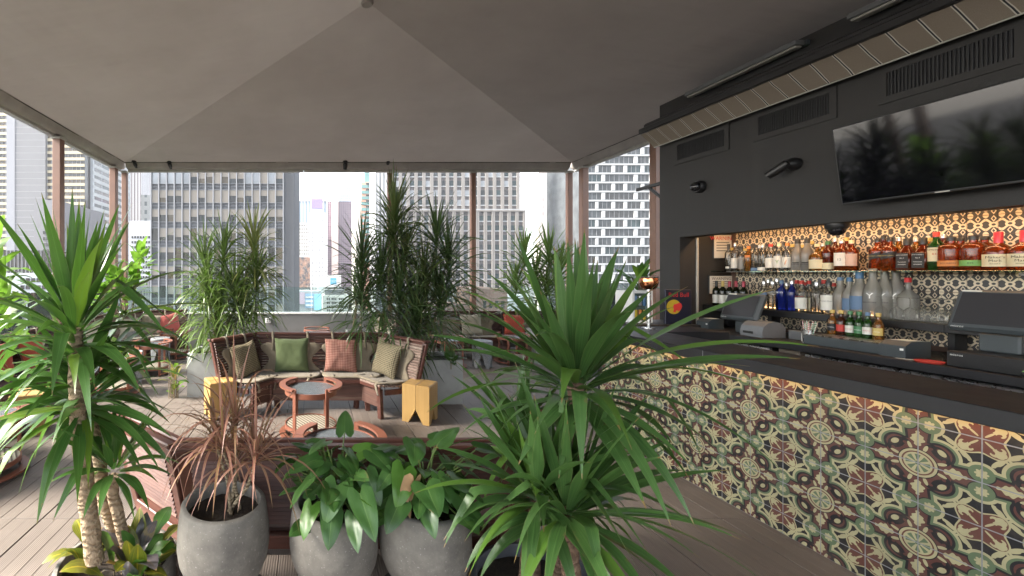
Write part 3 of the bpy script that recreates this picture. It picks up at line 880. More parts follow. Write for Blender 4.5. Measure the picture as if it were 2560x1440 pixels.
def bench(A, B, label, taper=0.22, group='slatted lounge benches in rings', slat=None, seat=None, z0=0.0, outer=None, frame=None, rear=False, depth=BD):
    """bench whose back top edge runs from A to B; +y of its own frame is where the sitter looks"""
    A, B = Vector((A[0], A[1], 0)), Vector((B[0], B[1], 0))
    w = (B - A).length
    rz = math.atan2(B.y - A.y, B.x - A.x)
    t = thing('slatted_bench', label, 'bench', ((A + B) / 2) + V(0, 0, z0), rz, group)
    fm = frame or m_mahog
    sl, se = slat or me_slat, seat or me_seatslat
    def half(y): return w / 2 - taper * max(0.0, y - 0.0) / depth
    # back slats on two faces of the stiles
    n = 14
    for i in range(n):
        z = 0.405 + i * (BH - 0.06 - 0.405) / (n - 1)
        y = back_y(z)
        part('back_slat', sl, t, (0, y + 0.014, z), (rad(-13), 0, 0), (2 * half(y) - 0.02, 1, 1))
    if rear:
        n2 = 15
        for i in range(n2):
            z = 0.425 + i * (0.775 - 0.425) / (n2 - 1)
            y = back_y(z) - 0.052
            part('rear_slat', me_rear, t, (0, y, z), (rad(-13 - 12), 0, 0), (2 * half(y) - 0.15, 1, 1))
    for s in (-1, 1):
        m = MB()
        for (za, zb) in ((0.0, BH - 0.03),):
            m.bar((s * (half(back_y(za)) - 0.035), back_y(za) - 0.03, za), (s * (w / 2 - 0.035), back_y(zb) - 0.03, zb), 0.07, 0.045, 0.006, up=(0, 1, 0))
        part('rear_post', m.mesh('rear_post', fm), t)
    part('cap_rail', MB().box(-w / 2 - 0.012, w / 2 + 0.012, -0.035, 0.015, BH - 0.028, BH, 0.007).mesh('cap_rail', fm), t)
    part('cap_rail', MB().box(-w / 2 - 0.002, w / 2 + 0.002, 0.024, 0.066, BH - 0.026, BH + 0.006, 0.008).mesh('cap_rail', fm), t)
    part('top_rail', MB().bar((-w / 2 + 0.07, back_y(0.81) - 0.03, 0.81), (w / 2 - 0.07, back_y(0.81) - 0.03, 0.81), 0.035, 0.065, 0.004).mesh('top_rail', fm), t)
    part('bottom_rail', MB().bar((-half(0.17) + 0.05, back_y(0.30) - 0.035, 0.30), (half(0.17) - 0.05, back_y(0.30) - 0.035, 0.30), 0.06, 0.07, 0.006).mesh('bottom_rail', fm), t)
    # seat slats
    ns = 10
    for i in range(ns):
        y = 0.165 + i * (depth - 0.175) / (ns - 1)
        z = 0.345 + (y - 0.165) * 0.09
        part('seat_slat', se, t, (0, y, z), (rad(5), 0, 0), (2 * half(y) + 0.01, 1, 1))
    yf = depth - 0.03
    hf = half(yf)
    part('front_rail', MB().box(-hf, hf, depth - 0.012, depth + 0.012, 0.335, 0.375, 0.005).mesh('front_rail', fm), t)
    part('skirt_board', MB().box(-hf + 0.04, hf - 0.04, yf - 0.035, yf - 0.012, 0.115, 0.332, 0.004).mesh('skirt_board', m_weathered), t)
    for s in (-1, 1):
        m = MB().bar((s * (hf - 0.03), yf - 0.005, 0.0), (s * (hf - 0.055), yf - 0.01, 0.333), 0.06, 0.05, 0.005, up=(0, 1, 0))
        part('front_leg', m.mesh('front_leg', fm), t)
        m = MB().bar((s * (hf + 0.0), yf - 0.04, 0.30), (s * (half(0.2) - 0.03), 0.17, 0.30), 0.03, 0.06, 0.004)
        part('side_rail', m.mesh('side_rail', fm), t)
    t['w'] = w
    return t
_bm = MB(); _bm.box(-0.5, 0.5, -0.004, 0.004, -0.0105, 0.0105, 0.0015)
me_rear = _bm.mesh('rear_slat', m_rear)

# canvas seat covers with straps
def cover(bt, x, wid, label, mt=None, group='canvas seat covers strapped to the benches', sag=1.0, seed=0, hz=0.74, depth=BD):
    mt = mt or m_canvas
    w = wid / 2
    t = thing('seat_cover', label, 'seat cover', bt.location, bt.rotation_euler[2], group)
    sd_ = rnd.random() * 20
    # back panel: hourglass outline on the reclined back, then seat panel
    def strip(profile, frame, n=12):
        vs, fs = [], []
        m = len(profile)
        for i, (h, s) in enumerate(profile):
            for j in range(n + 1):
                u = -1 + 2 * j / n
                p, nrm = frame(h)
                edge = 0.012 * (abs(u) ** 4)
                wv = 0.006 * mnoise.noise(V(u * 2 + sd_, h * 7, 1)) + 0.004
                vs.append(p + V(x + u * s, 0, 0) + nrm * (0.026 + wv + edge * 0.3))
        for i in range(m - 1):
            for j in range(n):
                q = i * (n + 1) + j
                fs.append((q, q + 1, q + n + 2, q + n + 1))
        return vs, fs
    def bframe(h):
        return V(0, back_y(h) + 0.008, h), V(0, 0.97, 0.22)
    def sframe(h):                                  # h = distance from back, forward
        y = 0.17 + h
        z = 0.345 + (y - 0.165) * 0.09
        if y > depth - 0.005:
            e = y - (depth - 0.005); return V(0, depth - 0.005 + e * 0.3, z - e * 0.8), V(0, 0.3, 0.9)
        return V(0, y, z), V(0, -0.05, 0.99)
    wf = [0.80, 0.98, 1.0, 0.96, 0.88, 0.79, 0.73, 0.71, 0.73, 0.79, 0.87, 0.95, 1.0]
    bp = [(hz - q * (hz - 0.375) / 12, w * wf[q]) for q in range(13)]
    def solid(vs, fs, th=0.012):
        n = len(vs)
        m = MB(); m.add(vs, fs)
        return m
    vs, fs = strip(bp, bframe)
    o = part('back_panel', solid(vs, fs).mesh('back_panel', mt, 180), t)
    md = o.modifiers.new('thick', 'SOLIDIFY'); md.thickness = 0.012; md.offset = 0
    D = depth - 0.17
    sp = [(D * q / 10, w * (0.80 + 0.22 * math.sin(math.pi * (0.15 + 0.75 * q / 10)))) for q in range(11)]
    sp[10] = (sp[10][0], sp[10][1] * 0.86)
    vs, fs = strip(sp, sframe)
    o = part('seat_panel', solid(vs, fs).mesh('seat_panel', mt, 180), t)
    md = o.modifiers.new('thick', 'SOLIDIFY'); md.thickness = 0.014; md.offset = 0
    for s in (-0.58, 0.58):
        xs = x + s * w
        pts = [V(xs, back_y(hz - 0.09) + 0.052, hz - 0.09), V(xs, back_y(0.78) + 0.04, 0.78), V(xs + 0.01, 0.075, BH + 0.002), V(xs + 0.01, 0.045, BH + 0.014), V(xs + 0.01, 0.0, BH + 0.008), V(xs + 0.01, -0.045, BH - 0.01), V(xs + 0.01, back_y(0.78) - 0.06, 0.78)]
        part('strap', ribbon(pts, 0.034, V(1, 0, 0)).mesh('strap', mt, 180), t)
        xs = x + s * w * 1.1
        k = rnd.uniform(-0.05, 0.05)
        y0 = depth - 0.02
        z0 = 0.345 + (y0 - 0.165) * 0.09 + 0.036
        pts = [V(xs, y0 - 0.12, z0 - 0.005), V(xs, y0, z0), V(xs + k * 0.3, y0 + 0.045, z0 - 0.03), V(xs + k, y0 + 0.05, z0 - 0.09), V(xs + k * 1.4, y0 + 0.04, z0 - rnd.uniform(0.13, 0.17))]
        part('strap', ribbon(pts, 0.036, V(1, 0, 0)).mesh('strap', mt, 180), t)
    return t
def ribbon(pts, w, side, th=0.004):
    vs, fs = [], []
    for i, p in enumerate(pts):
        d = (pts[min(i + 1, len(pts) - 1)] - pts[max(i - 1, 0)]).normalized()
        nr = d.cross(side).normalized() * th / 2
        s2 = side.normalized() * w / 2
        vs += [p - s2 - nr, p + s2 - nr, p + s2 + nr, p - s2 + nr]
    for i in range(len(pts) - 1):
        a, b = i * 4, i * 4 + 4
        for k in range(4):
            k2 = (k + 1) % 4
            fs.append((a + k, a + k2, b + k2, b + k))
    fs.append((3, 2, 1, 0)); e = (len(pts) - 1) * 4
    fs.append((e, e + 1, e + 2, e + 3))
    return MB().add(vs, fs)

def pillow_mesh(size, mt, seed, th=0.085):
    n = 18
    vs, fs, uv = [], [], []
    for side in (1, -1):
        for i in range(n + 1):
            for j in range(n + 1):
                u, v = -1 + 2 * i / n, -1 + 2 * j / n
                # corners stay out, edge middles pull in
                pin = 1 - 0.085 * (1 - v * v) * abs(u) ** 2
                pin2 = 1 - 0.085 * (1 - u * u) * abs(v) ** 2
                x, z = u * pin * size / 2, v * pin2 * size / 2
                h = max(0.0, (1 - u ** 4) * (1 - v ** 4)) ** 0.55
                wr = 0.010 * mnoise.noise(V(u * 2.3 + seed, v * 2.3, side)) + 0.007 * mnoise.noise(V(u * 6 + seed, v * 3.0, side * 2))
                wr += 0.010 * math.sin(10 * (u + v * 0.4) + seed) * (max(0, abs(v) - 0.45)) * h
                y = side * (th * h * (0.85 + 0.15 * mnoise.noise(V(u + seed, v, 3))) + wr * h)
                vs.append((x, y, z + 0.012 * mnoise.noise(V(u * 1.5 + seed, v * 1.5, 7))))
                uv.append(((u + 1) / 2, (v + 1) / 2))
    N_ = (n + 1) ** 2
    for sd_ in (0, 1):
        for i in range(n):
            for j in range(n):
                q = sd_ * N_ + i * (n + 1) + j
                f = (q, q + 1, q + n + 2, q + n + 1)
                fs.append(f if sd_ else f[::-1])
    return MB().add(vs, fs, 0, None, uv).mesh('pillow', mt, 180)
def pillow(bt, x, size, mt, label, roll=0.0, seed=0, th=0.08, zoff=0.0, yaw=0.0, dy=0.0):
    """pillow leaning on the back of bench bt"""
    M = Matrix.Translation(bt.location) @ Matrix.Rotation(bt.rotation_euler[2], 4, 'Z')
    zc = 0.40 + size / 2 * 0.93 + zoff
    p = M @ V(x, back_y(zc) + 0.075 + th * 0.75 + dy, zc)
    me = pillow_mesh(size, mt, seed, th)
    o = solo('pillow', me, label, 'pillow', p)
    o.rotation_euler = (Matrix.Rotation(bt.rotation_euler[2] + yaw, 4, 'Z') @ Matrix.Rotation(rad(14), 4, 'X') @ Matrix.Rotation(roll, 4, 'Y')).to_euler()
    return o

# ring of benches in the middle: far three
RG = 'benches of the middle ring'
bC = bench((0.919, 5.66), (-0.767, 5.66), 'wide dark slatted bench holding the green and red checked pillows', 0.22, RG)
bL = bench((-0.775, 5.645), (-1.235, 5.05), 'dark slatted bench holding the olive checked pillow, nearest a pale square planter', 0.14, RG)
bR = bench((1.37, 4.93), (0.927, 5.645), 'sun bleached slatted bench with gingham pillow beside a yellow stool', 0.17, RG, me_slat_s, me_seat_s)
cover(bC, 0.36, 0.80, 'khaki canvas cover behind the green pillow', group='khaki covers on the middle ring')
cover(bC, -0.42, 0.74, 'khaki canvas cover behind the red checked pillow', group='khaki covers on the middle ring')
cover(bL, 0.02, 0.52, 'khaki canvas cover under the dark olive checked pillow', group='khaki covers on the middle ring')
cover(bR, 0.0, 0.60, 'khaki canvas cover under the pale olive checked pillow', group='khaki covers on the middle ring')
pillow(bC, 0.34, 0.45, m_pil_green, 'plain olive green square pillow', rad(1), 1)
pillow(bC, -0.30, 0.43, m_ging_red, 'red and cream checked square pillow', rad(-2), 5)
pillow(bL, 0.0, 0.42, m_ging_olive, 'dark olive checked pillow on the bench next to the green pillow', rad(7), 9)
pillow(bR, 0.05, 0.43, m_ging_olive, 'olive checked pillow on the sun bleached bench', rad(-5), 13)
# near three, seen from behind
nC = bench((-0.673, 2.05), (1.01, 2.05), 'mahogany bench seen from behind the three grey pots', 0.22, RG, frame=m_mahog, rear=True)
nL = bench((-1.19, 2.495), (-0.685, 2.06), 'mahogany bench with sunlit slatted rear beside the tall left yucca', 0.16, RG, frame=m_mahog, rear=True)
nR = bench((1.02, 2.06), (1.46, 2.575), 'mahogany bench half hidden by the big right yucca', 0.16, RG, frame=m_mahog, rear=True)
for q in (nC, nL, nR): q.scale = (1, 1, 0.971)
# back right row against the parapet
fg = 'benches along the far parapet'
f1 = bench((3.95, 8.78), (2.55, 8.78), 'dark bench with oatmeal pillow along the far parapet', 0.05, fg)
f2 = bench((5.35, 8.78), (3.97, 8.78), 'dark bench with brick red pillow along the far parapet', 0.05, fg)
cover(f1, 0.42, 0.62, 'khaki cover left of the oatmeal pillow on the far bench', group='khaki covers on the far benches')
cover(f1, -0.22, 0.66, 'khaki cover behind the oatmeal pillow on the far bench', group='khaki covers on the far benches')
cover(f2, 0.2, 0.66, 'khaki cover behind the brick red pillow on the far bench', group='khaki covers on the far benches')
pillow(f1, -0.01, 0.44, m_pil_beige, 'oatmeal linen pillow on the far dark bench', rad(2), 21)
pillow(f2, 0.52, 0.44, m_pil_red, 'brick red linen pillow on the far dark bench', rad(-3), 25)
# pale bench in the middle distance, end on
f3 = bench((1.55, 7.35), (1.55, 8.75), 'sun bleached bench with oatmeal pillow behind the tallest dracaena', 0.05, fg, me_slat_s, me_seat_s)
cover(f3, -0.3, 0.62, 'bleached canvas cover on the bench behind the tallest dracaena', m_canvas_lt)
pillow(f3, 0.15, 0.46, m_pil_beige, 'oatmeal pillow seen edge on behind the tallest dracaena', rad(3), 31)
# left back benches
f4 = bench((-2.72, 9.10), (-3.55, 8.82), 'sun bleached bench with coral pillow in the left back corner', 0.10, fg, me_slat_s, me_seat_s)
f5 = bench((-3.57, 8.80), (-3.98, 8.05), 'sun bleached angled bench below the fiddle leaf figs', 0.12, fg, me_slat_s, me_seat_s)
cover(f4, 0.15, 0.5, 'bleached canvas cover behind the coral pillow', m_canvas_lt)
cover(f5, 0.0, 0.6, 'bleached canvas cover on the angled bench below the figs', m_canvas_lt)
pillow(f4, -0.08, 0.42, m_pil_pink, 'coral pink pillow on the left back bench', rad(12), 41)
pillow(f4, 0.28, 0.42, m_pil_beige, 'oatmeal pillow next to the coral pink pillow', rad(-8), 43)
f6 = bench((-4.02, 6.75), (-4.02, 5.35), 'dark bench with crimson pillow at the open side of the terrace', 0.05, fg)
f7 = bench((-4.02, 8.0), (-4.02, 6.78), 'sun bleached bench along the open side, next to the angled bench', 0.05, fg, me_slat_s, me_seat_s)
f8 = bench((-4.02, 5.32), (-4.02, 3.95), 'dark bench along the open side behind the left edge table', 0.05, fg)
cover(f6, 0.25, 0.62, 'khaki cover behind the crimson pillow', m_canvas_lt)
cover(f7, 0.0, 0.62, 'bleached canvas cover on the bench along the open side', m_canvas_lt)
pillow(f6, 0.38, 0.44, m_pil_red, 'crimson pillow on the dark bench at the open side', rad(5), 47)
pillow(f8, -0.42, 0.44, m_pil_red, 'crimson pillow on the dark bench behind the left yellow stool', rad(-5), 49)

# ------------------------------------------------------------------ side tables and stools
def table_glass():
    t = MT('ribbed_table_glass')
    x, y, z = t.xyz(t.co())
    rib = (x * 380.0 + y * 120.0).sin() * (y * 380.0).sin()
    nm = t.bump(rib, 0.35, 0.002)
    c = t.mixc(rib.gt(0.2) * 0.5, (0.105, 0.12, 0.125), (0.05, 0.058, 0.062))
    return t.done(t.pbsdf(c, 0.16, 0.0, nm, 0.8))
m_tglass = table_glass()
def shelf_weave():
    t = MT('slatted_shelf_weave')
    x, y, z = t.xyz(t.co())
    rib = (x * 150.0 + y * 90.0).sin()
    c = t.mixc(rib.gt(0.35), (0.36, 0.32, 0.25), (0.10, 0.08, 0.06))
    return t.done(t.pbsdf(c, 0.6, 0.0, t.bump(rib, 0.5, 0.004), 0.3))
m_shelf = shelf_weave()
def ring_sector(r0, r1, a0, a1, z0, z1, n=16):
    vs, fs = [], []
    for i in range(n + 1):
        a = a0 + (a1 - a0) * i / n
        c, s = math.cos(a), math.sin(a)
        vs += [(r0 * c, r0 * s, z0), (r1 * c, r1 * s, z0), (r1 * c, r1 * s, z1), (r0 * c, r0 * s, z1)]
    for i in range(n):
        p, q = i * 4, i * 4 + 4
        for k in range(4):
            k2 = (k + 1) % 4
            fs.append((p + k, q + k, q + k2, p + k2))
    if abs(a1 - a0) < 6.2:
        fs.append((0, 1, 2, 3)); e = n * 4; fs.append((e + 3, e + 2, e + 1, e))
    return MB().add(vs, fs)
TM = {}
def tbl_meshes():
    la = rad(56)
    legs = []
    for sx in (-1, 1):
        for sy in (-1, 1):
            legs.append((sx * 0.285 * math.cos(la), sy * 0.285 * math.sin(la)))
    TM['leg'] = MB().box(-0.019, 0.019, -0.008, 0.008, 0.0, 0.538, 0.002).mesh('leg', m_copperp)
    TM['legs'] = legs
    TM['rim'] = ring_sector(0.258, 0.268, 0, 2 * math.pi, 0.440, 0.492, 40).mesh('rim', m_copperp)
    TM['top'] = MB().lathe([(0.0, 0.472), (0.257, 0.472), (0.257, 0.484), (0.0, 0.484)], 40, None, 0, False, False).mesh('glass_top', m_tglass)
    TM['h0'] = ring_sector(0.262, 0.325, math.pi - la, math.pi + la, 0.520, 0.537, 24).mesh('handle', m_copperp)
    TM['h1'] = ring_sector(0.262, 0.325, -la, la, 0.520, 0.537, 24).mesh('handle', m_copperp)
    TM['srim'] = ring_sector(0.258, 0.268, 0, 2 * math.pi, 0.095, 0.135, 40).mesh('shelf_rim', m_copperp)
    TM['shelf'] = MB().lathe([(0.0, 0.116), (0.257, 0.116), (0.257, 0.126), (0.0, 0.126)], 40, None, 0, False, False).mesh('lower_shelf', m_shelf)
    TM['f0'] = ring_sector(0.262, 0.325, math.pi - la, math.pi + la, 0.03, 0.045, 24).mesh('foot_ring', m_copperp)
    TM['f1'] = ring_sector(0.262, 0.325, -la, la, 0.03, 0.045, 24).mesh('foot_ring', m_copperp)
tbl_meshes()
def table(x, y, rz, label, sc=1.0):
    t = thing('side_table', label, 'table', (x, y, 0), rz, 'round terracotta framed side tables')
    for (lx, ly) in TM['legs']:
        part('leg', TM['leg'], t, (lx, ly, 0), (0, 0, math.atan2(ly, lx) + math.pi / 2))
    part('rim', TM['rim'], t); part('glass_top', TM['top'], t)
    part('handle', TM['h0'], t); part('handle', TM['h1'], t)
    part('shelf_rim', TM['srim'], t); part('lower_shelf', TM['shelf'], t)
    part('foot_ring', TM['f0'], t); part('foot_ring', TM['f1'], t)
    return t
table(-0.012, 4.32, rad(0), 'terracotta framed round table before the green pillow bench')
table(0.20, 2.95, rad(4), 'round table with bright reflecting top behind the near mahogany bench')
table(-2.71, 5.80, rad(20), 'round table next to the nearer concrete stool on the open side')
table(-2.66, 6.95, rad(10), 'round table between the two concrete stools on the open side')
table(-2.72, 8.25, rad(-10), 'round table in front of the coral pillow bench')
table(-2.72, 3.45, rad(8), 'round table beside the left yellow stool')
table(0.10, 8.52, rad(90), 'farther round table against the grey parapet wall', 1)
table(0.24, 7.75, rad(84), 'nearer round table before the grey parapet wall', 1)
table(2.42, 7.45, rad(8), 'round table before the oatmeal pillow bench')
table(3.72, 7.75, rad(-6), 'round table before the brick red pillow bench')

# yellow wooden block stools: four quarter blocks with notched feet
def quarter():
    s, g = 0.155, 0.0018
    m = MB()
    z1, zn, ht = 0.425, 0.15, 0.0
    # outer corner at (s, s); the foot narrows towards it from both cut faces
    def sect(z, a): return [(a, a, z), (s, a, z), (s, s, z), (a, s, z)]
    lv = [sect(z1, g + 0.006), sect(z1 - 0.006, g), sect(zn, g), sect(0.0, 0.083)]
    vs = [p for l in lv for p in l]
    top = [(g + 0.006, g + 0.006, z1), (s - 0.010, g + 0.006, z1), (s - 0.010, s - 0.010, z1), (g + 0.006, s - 0.010, z1)]
    vs[0:4] = top
    vs[4:8] = [(g, g, z1 - 0.008), (s, g, z1 - 0.008), (s, s, z1 - 0.008), (g, s, z1 - 0.008)]
    fs = [(0, 1, 2, 3), (15, 14, 13, 12)]
    for i in range(3):
        for k in range(4):
            k2 = (k + 1) % 4
            fs.append((i * 4 + k2, i * 4 + k, (i + 1) * 4 + k, (i + 1) * 4 + k2))
    return m.add(vs, fs)
me_q = quarter().mesh('quarter_block', m_yellow, 20)
def ystool(x, y, rz, label):
    t = thing('block_stool', label, 'stool', (x, y, 0), rz, 'yellow wooden block stools')
    for k in range(4):
        part('quarter_block', me_q, t, None, (0, 0, k * math.pi / 2))
ystool(1.235, 4.78, rad(-33), 'yellow block stool in front of the sun bleached bench')
ystool(-1.08, 4.92, rad(27), 'yellow block stool in front of the bench nearest a pale square planter')
ystool(-2.98, 4.42, rad(20), 'yellow block stool beside the open side benches')
# round concrete stools with tooth feet
def cstool(x, y, rz, label):
    t = thing('tooth_stool', label, 'stool', (x, y, 0), rz, 'round concrete tooth stools')
    part('seat', MB().lathe([(0.168, 0.25), (0.17, 0.26), (0.172, 0.462), (0.166, 0.47), (0.0, 0.471)], 32, None, 0, True, False).mesh('seat', m_concrete_dk), t)
    for k in range(5):
        a0 = 2 * math.pi * k / 5; a1 = a0 + 2 * math.pi / 5
        vs = []
        for (r, z, f) in ((0.170, 0.26, 0.0), (0.168, 0.0, 0.36)):
            b0, b1 = a0 + (a1 - a0) * f, a1 - (a1 - a0) * f
            ri = 0.05 if f == 0 else 0.125
            vs += [(ri * math.cos(b0), ri * math.sin(b0), z), (r * math.cos(b0), r * math.sin(b0), z),
                   (r * math.cos((b0 + b1) / 2), r * math.sin((b0 + b1) / 2), z), (r * math.cos(b1), r * math.sin(b1), z), (ri * math.cos(b1), ri * math.sin(b1), z)]
        fs = [(0, 1, 2, 3, 4), (9, 8, 7, 6, 5)] + [(k2, k2 + 5, (k2 + 1) % 5 + 5, (k2 + 1) % 5) for k2 in range(5)]
        part('foot', MB().add(vs, fs).mesh('foot', m_concrete_dk, 20), t)
cstool(-2.76, 6.38, 0.3, 'concrete tooth stool nearer the left yellow stool')
cstool(-2.80, 8.02 - 0.3, 0.9, 'concrete tooth stool nearer the coral pillow bench')
cstool(3.02, 7.42, 0.5, 'concrete tooth stool before the far parapet benches')

# ------------------------------------------------------------------ plants
m_yucca = leaf_mat('yucca_leaf', (0.028, 0.084, 0.019), (0.076, 0.168, 0.036), (0.10, 0.20, 0.06), 0.30, 0.30, 26, 0.03, (0.16, 0.24, 0.02), (0.10, 0.16, 0.05))
m_yucca2 = leaf_mat('yucca_leaf_deep', (0.022, 0.068, 0.018), (0.078, 0.16, 0.042), (0.09, 0.17, 0.05), 0.25, 0.36, 26, 0.03, (0.10, 0.20, 0.02), (0.10, 0.15, 0.05))
m_drac = leaf_mat('dracaena_leaf', (0.030, 0.058, 0.020), (0.070, 0.112, 0.040), (0.09, 0.11, 0.05), 0.22, 0.38, 6, 0.02, (0.11, 0.13, 0.04))
m_drac_pale = leaf_mat('pale_dracaena_leaf', (0.075, 0.125, 0.032), (0.16, 0.22, 0.07), (0.3, 0.34, 0.16), 0.35, 0.35, 6, 0.02, (0.3, 0.28, 0.1))
m_drac_red = leaf_mat('red_dracaena_leaf', (0.26, 0.085, 0.065), (0.40, 0.21, 0.16), (0.17, 0.16, 0.06), 0.25, 0.42, 10, 0.13, (0.34, 0.21, 0.09), (0.36, 0.07, 0.07))
m_anth = leaf_mat('anthurium_leaf', (0.028, 0.080, 0.020), (0.055, 0.125, 0.028), (0.12, 0.20, 0.06), 0.22, 0.36, 4, 0.018, (0.07, 0.17, 0.015))
m_fig = leaf_mat('fig_leaf', (0.09, 0.19, 0.02), (0.17, 0.30, 0.04), (0.28, 0.38, 0.10), 0.45, 0.35, 5, 0.03)
m_croton = leaf_mat('croton_leaf', (0.05, 0.075, 0.015), (0.20, 0.19, 0.02), (0.45, 0.34, 0.03), 0.2, 0.32, 16, 0.05, (0.28, 0.07, 0.03))
m_croton_dk = leaf_mat('purple_croton_leaf', (0.055, 0.05, 0.055), (0.10, 0.09, 0.10), (0.16, 0.10, 0.05), 0.12, 0.28, 8, 0.03, (0.12, 0.03, 0.02))
m_dry = mat('dry_leaf', (0.32, 0.20, 0.10), 0.8, 0, 0.2, 8, 0.3)
def bark(name, c1, c2, rings=90.0):
    t = MT(name)
    x, y, z = t.xyz(t.co())
    n = X(t.nt, t.noise(9, 4, 0.6))
    n2 = X(t.nt, t.noise(26, 4, 0.6))
    r = (z * rings + n * 26.0 + n2 * 7.0).sin()
    c = t.mixc(X(t.nt, t.ramp(r, -1.0, 0.2)) * 0.55 + 0.4, c2, c1)
    c = t.mixc(X(t.nt, t.ramp(t.noise(40, 3), 0.4, 0.7)) * 0.5, c, c2)
    return t.done(t.pbsdf(c, 0.85, 0, t.bump(r + n, 0.7, 0.006), 0.2))
m_bark = bark('yucca_bark', (0.40, 0.30, 0.20), (0.17, 0.115, 0.07), 210.0)
m_bark_dk = bark('dark_yucca_bark', (0.20, 0.13, 0.09), (0.085, 0.055, 0.038), 190.0)
m_stem = bark('thin_stem_bark', (0.30, 0.24, 0.16), (0.15, 0.11, 0.07), 300.0)
m_petiole = mat('petiole', (0.10, 0.15, 0.035), 0.5)

def blade(o, d, L, W, droop, n=10, fold=0.22, base=0.4, twist=0.0, tipk=1.5, wmax=0.35, wav=0.0, kink=None):
    """strap leaf: starts at o along d, bends under its own weight; folded cross-section, UV u across, v along"""
    o, d = Vector(o), Vector(d).normalized()
    p = o.copy()
    vs, uv, fs = [], [], []
    st = L / n
    side = d.cross(V(0, 0, 1))
    if side.length < 0.08: side = V(math.cos(twist * 9), math.sin(twist * 9), 0)
    side.normalize()
    for i in range(n + 1):
        t = i / n
        w = W / 2 * min(1.0, base + (1 - base) * t / wmax) * (1 - max(0, (t - wmax) / (1 - wmax)) ** tipk) 
        w = max(w, W * 0.012)
        up = side.cross(d).normalized()
        a = twist * t
        s2 = side * math.cos(a) + up * math.sin(a)
        u2 = up * math.cos(a) - side * math.sin(a)
        lift = u2 * (fold * w * (1 - 0.5 * t))
        wv = u2 * (wav * math.sin(t * 14) * w)
        vs += [p - s2 * w + lift + wv, p.copy(), p + s2 * w + lift - wv]
        uv += [(0, t), (0.5, t), (1, t)]
        if i < n:
            q = (i + 1) * 3
            fs += [(i * 3, i * 3 + 1, q + 1, q), (i * 3 + 1, i * 3 + 2, q + 2, q + 1)]
        p = p + d * st
        g = droop * st / L * (0.35 + 1.3 * t)
        if kink and abs(t - kink) < 0.5 / n: g += 1.1
        d = (d + V(0, 0, -1) * g * (1 - 0.55 * max(0, -d.z))).normalized()
        nd = d.cross(V(0, 0, 1))
        if nd.length > 0.15: 
            nd.normalize()
            if nd.dot(side) < 0: nd = -nd
            side = (side * 0.7 + nd * 0.3).normalized()
    return MB().add(vs, fs, 0, None, uv)

def rosette(par, c, n, L, W, mt, axis=(0, 0, 1), elmin=-25, elmax=85, droop=0.9, name='leaf', seed=1, spread=0.03, low=1.0, kinkp=0.16, zspan=0.10):
    r = random.Random(seed)
    ax = Vector(axis).normalized()
    q = V(0, 0, 1).rotation_difference(ax)
    for i in range(n):
        f = (i + 0.5) / n                            # 0 = youngest, upright; 1 = oldest, hanging
        el = rad(elmax + (elmin - elmax) * f ** 0.95 + r.uniform(-13, 13))
        az = i * 2.39996 + r.uniform(-0.45, 0.45)
        d = q @ V(math.cos(az) * math.cos(el), math.sin(az) * math.cos(el), math.sin(el))
        o = Vector(c) + q @ V(math.cos(az) * spread, math.sin(az) * spread, zspan * (0.6 - 1.3 * f))
        ll = L * r.uniform(0.72, 1.1) * (0.80 + 0.3 * math.sin(math.pi * min(1, f * 1.1)))
        dr = droop * (0.06 + 2.0 * f ** 1.2) * r.uniform(0.5, 1.45)
        kk = r.uniform(0.22, 0.5) if r.random() < kinkp and f > 0.25 else None
        m = blade(o, d, ll, W * r.uniform(0.75, 1.15), dr, 12, r.uniform(0.12, 0.38), 0.36, r.uniform(-1.1, 1.1), 1.2, 0.36, 0.03, kk)
        part(name, m.mesh(name, mt, 180), par)

def pot_round(loc, r, h, label, name='plant_pot', soil=0.06, mt=None, saucer=True, rr=None, group=None, belly=1.09, rimw=0.022):
    t = thing(name, label, 'pot', loc, 0, group)
    mt = mt or m_concrete_pot
    z0 = 0.03 if saucer else 0.0
    R = r
    prof = [(0.0, z0), (R * 0.42, z0), (R * 0.50, z0 + 0.006), (R * 0.62, z0 + h * 0.09), (R * 0.74, z0 + h * 0.21), (R * 0.93, z0 + h * 0.35), (R * 1.045, z0 + h * 0.47), (R * belly, z0 + h * 0.60), (R * (belly - 0.012), z0 + h * 0.76), (R * 1.035, z0 + h * 0.90), (R, z0 + h - 0.008), (R - 0.006, z0 + h), (R - rimw, z0 + h), (R - rimw - 0.004, z0 + h - 0.008), (R - rimw * 0.7, z0 + h - soil - 0.02)]
    part('pot_body', MB().lathe(prof, 48, None, 0, False, False).mesh('pot_body', mt, 60), t)
    if saucer:
        part('saucer', MB().lathe([(0.0, 0.0), (R * 1.02, 0.0), (R * 1.12, 0.03), (R * 1.12, 0.036), (R * 1.08, 0.036), (R * 0.99, 0.012), (0, 0.012)], 40, None, 0, False, False).mesh('saucer', m_charcoal, 40), t)
    rr_ = R * 1.0 - rimw * 0.5
    vs, fs = [V(0, 0, z0 + h - soil)], []
    nr, na = 7, 30
    for i in range(1, nr + 1):
        for k in range(na):
            a = 2 * math.pi * k / na
            p = V(math.cos(a), math.sin(a), 0) * (rr_ * i / nr)
            p.z = z0 + h - soil + 0.012 * mnoise.noise(p * 30) + 0.01 * mnoise.noise(p * 9)
            vs.append(p)
    for k in range(na): fs.append((0, 1 + k, 1 + (k + 1) % na))
    for i in range(nr - 1):
        for k in range(na):
            k2 = (k + 1) % na
            fs.append((1 + i * na + k, 1 + (i + 1) * na + k, 1 + (i + 1) * na + k2, 1 + i * na + k2))
    part('soil', MB().add(vs, fs).mesh('soil', m_soil, 180), t)
    return t
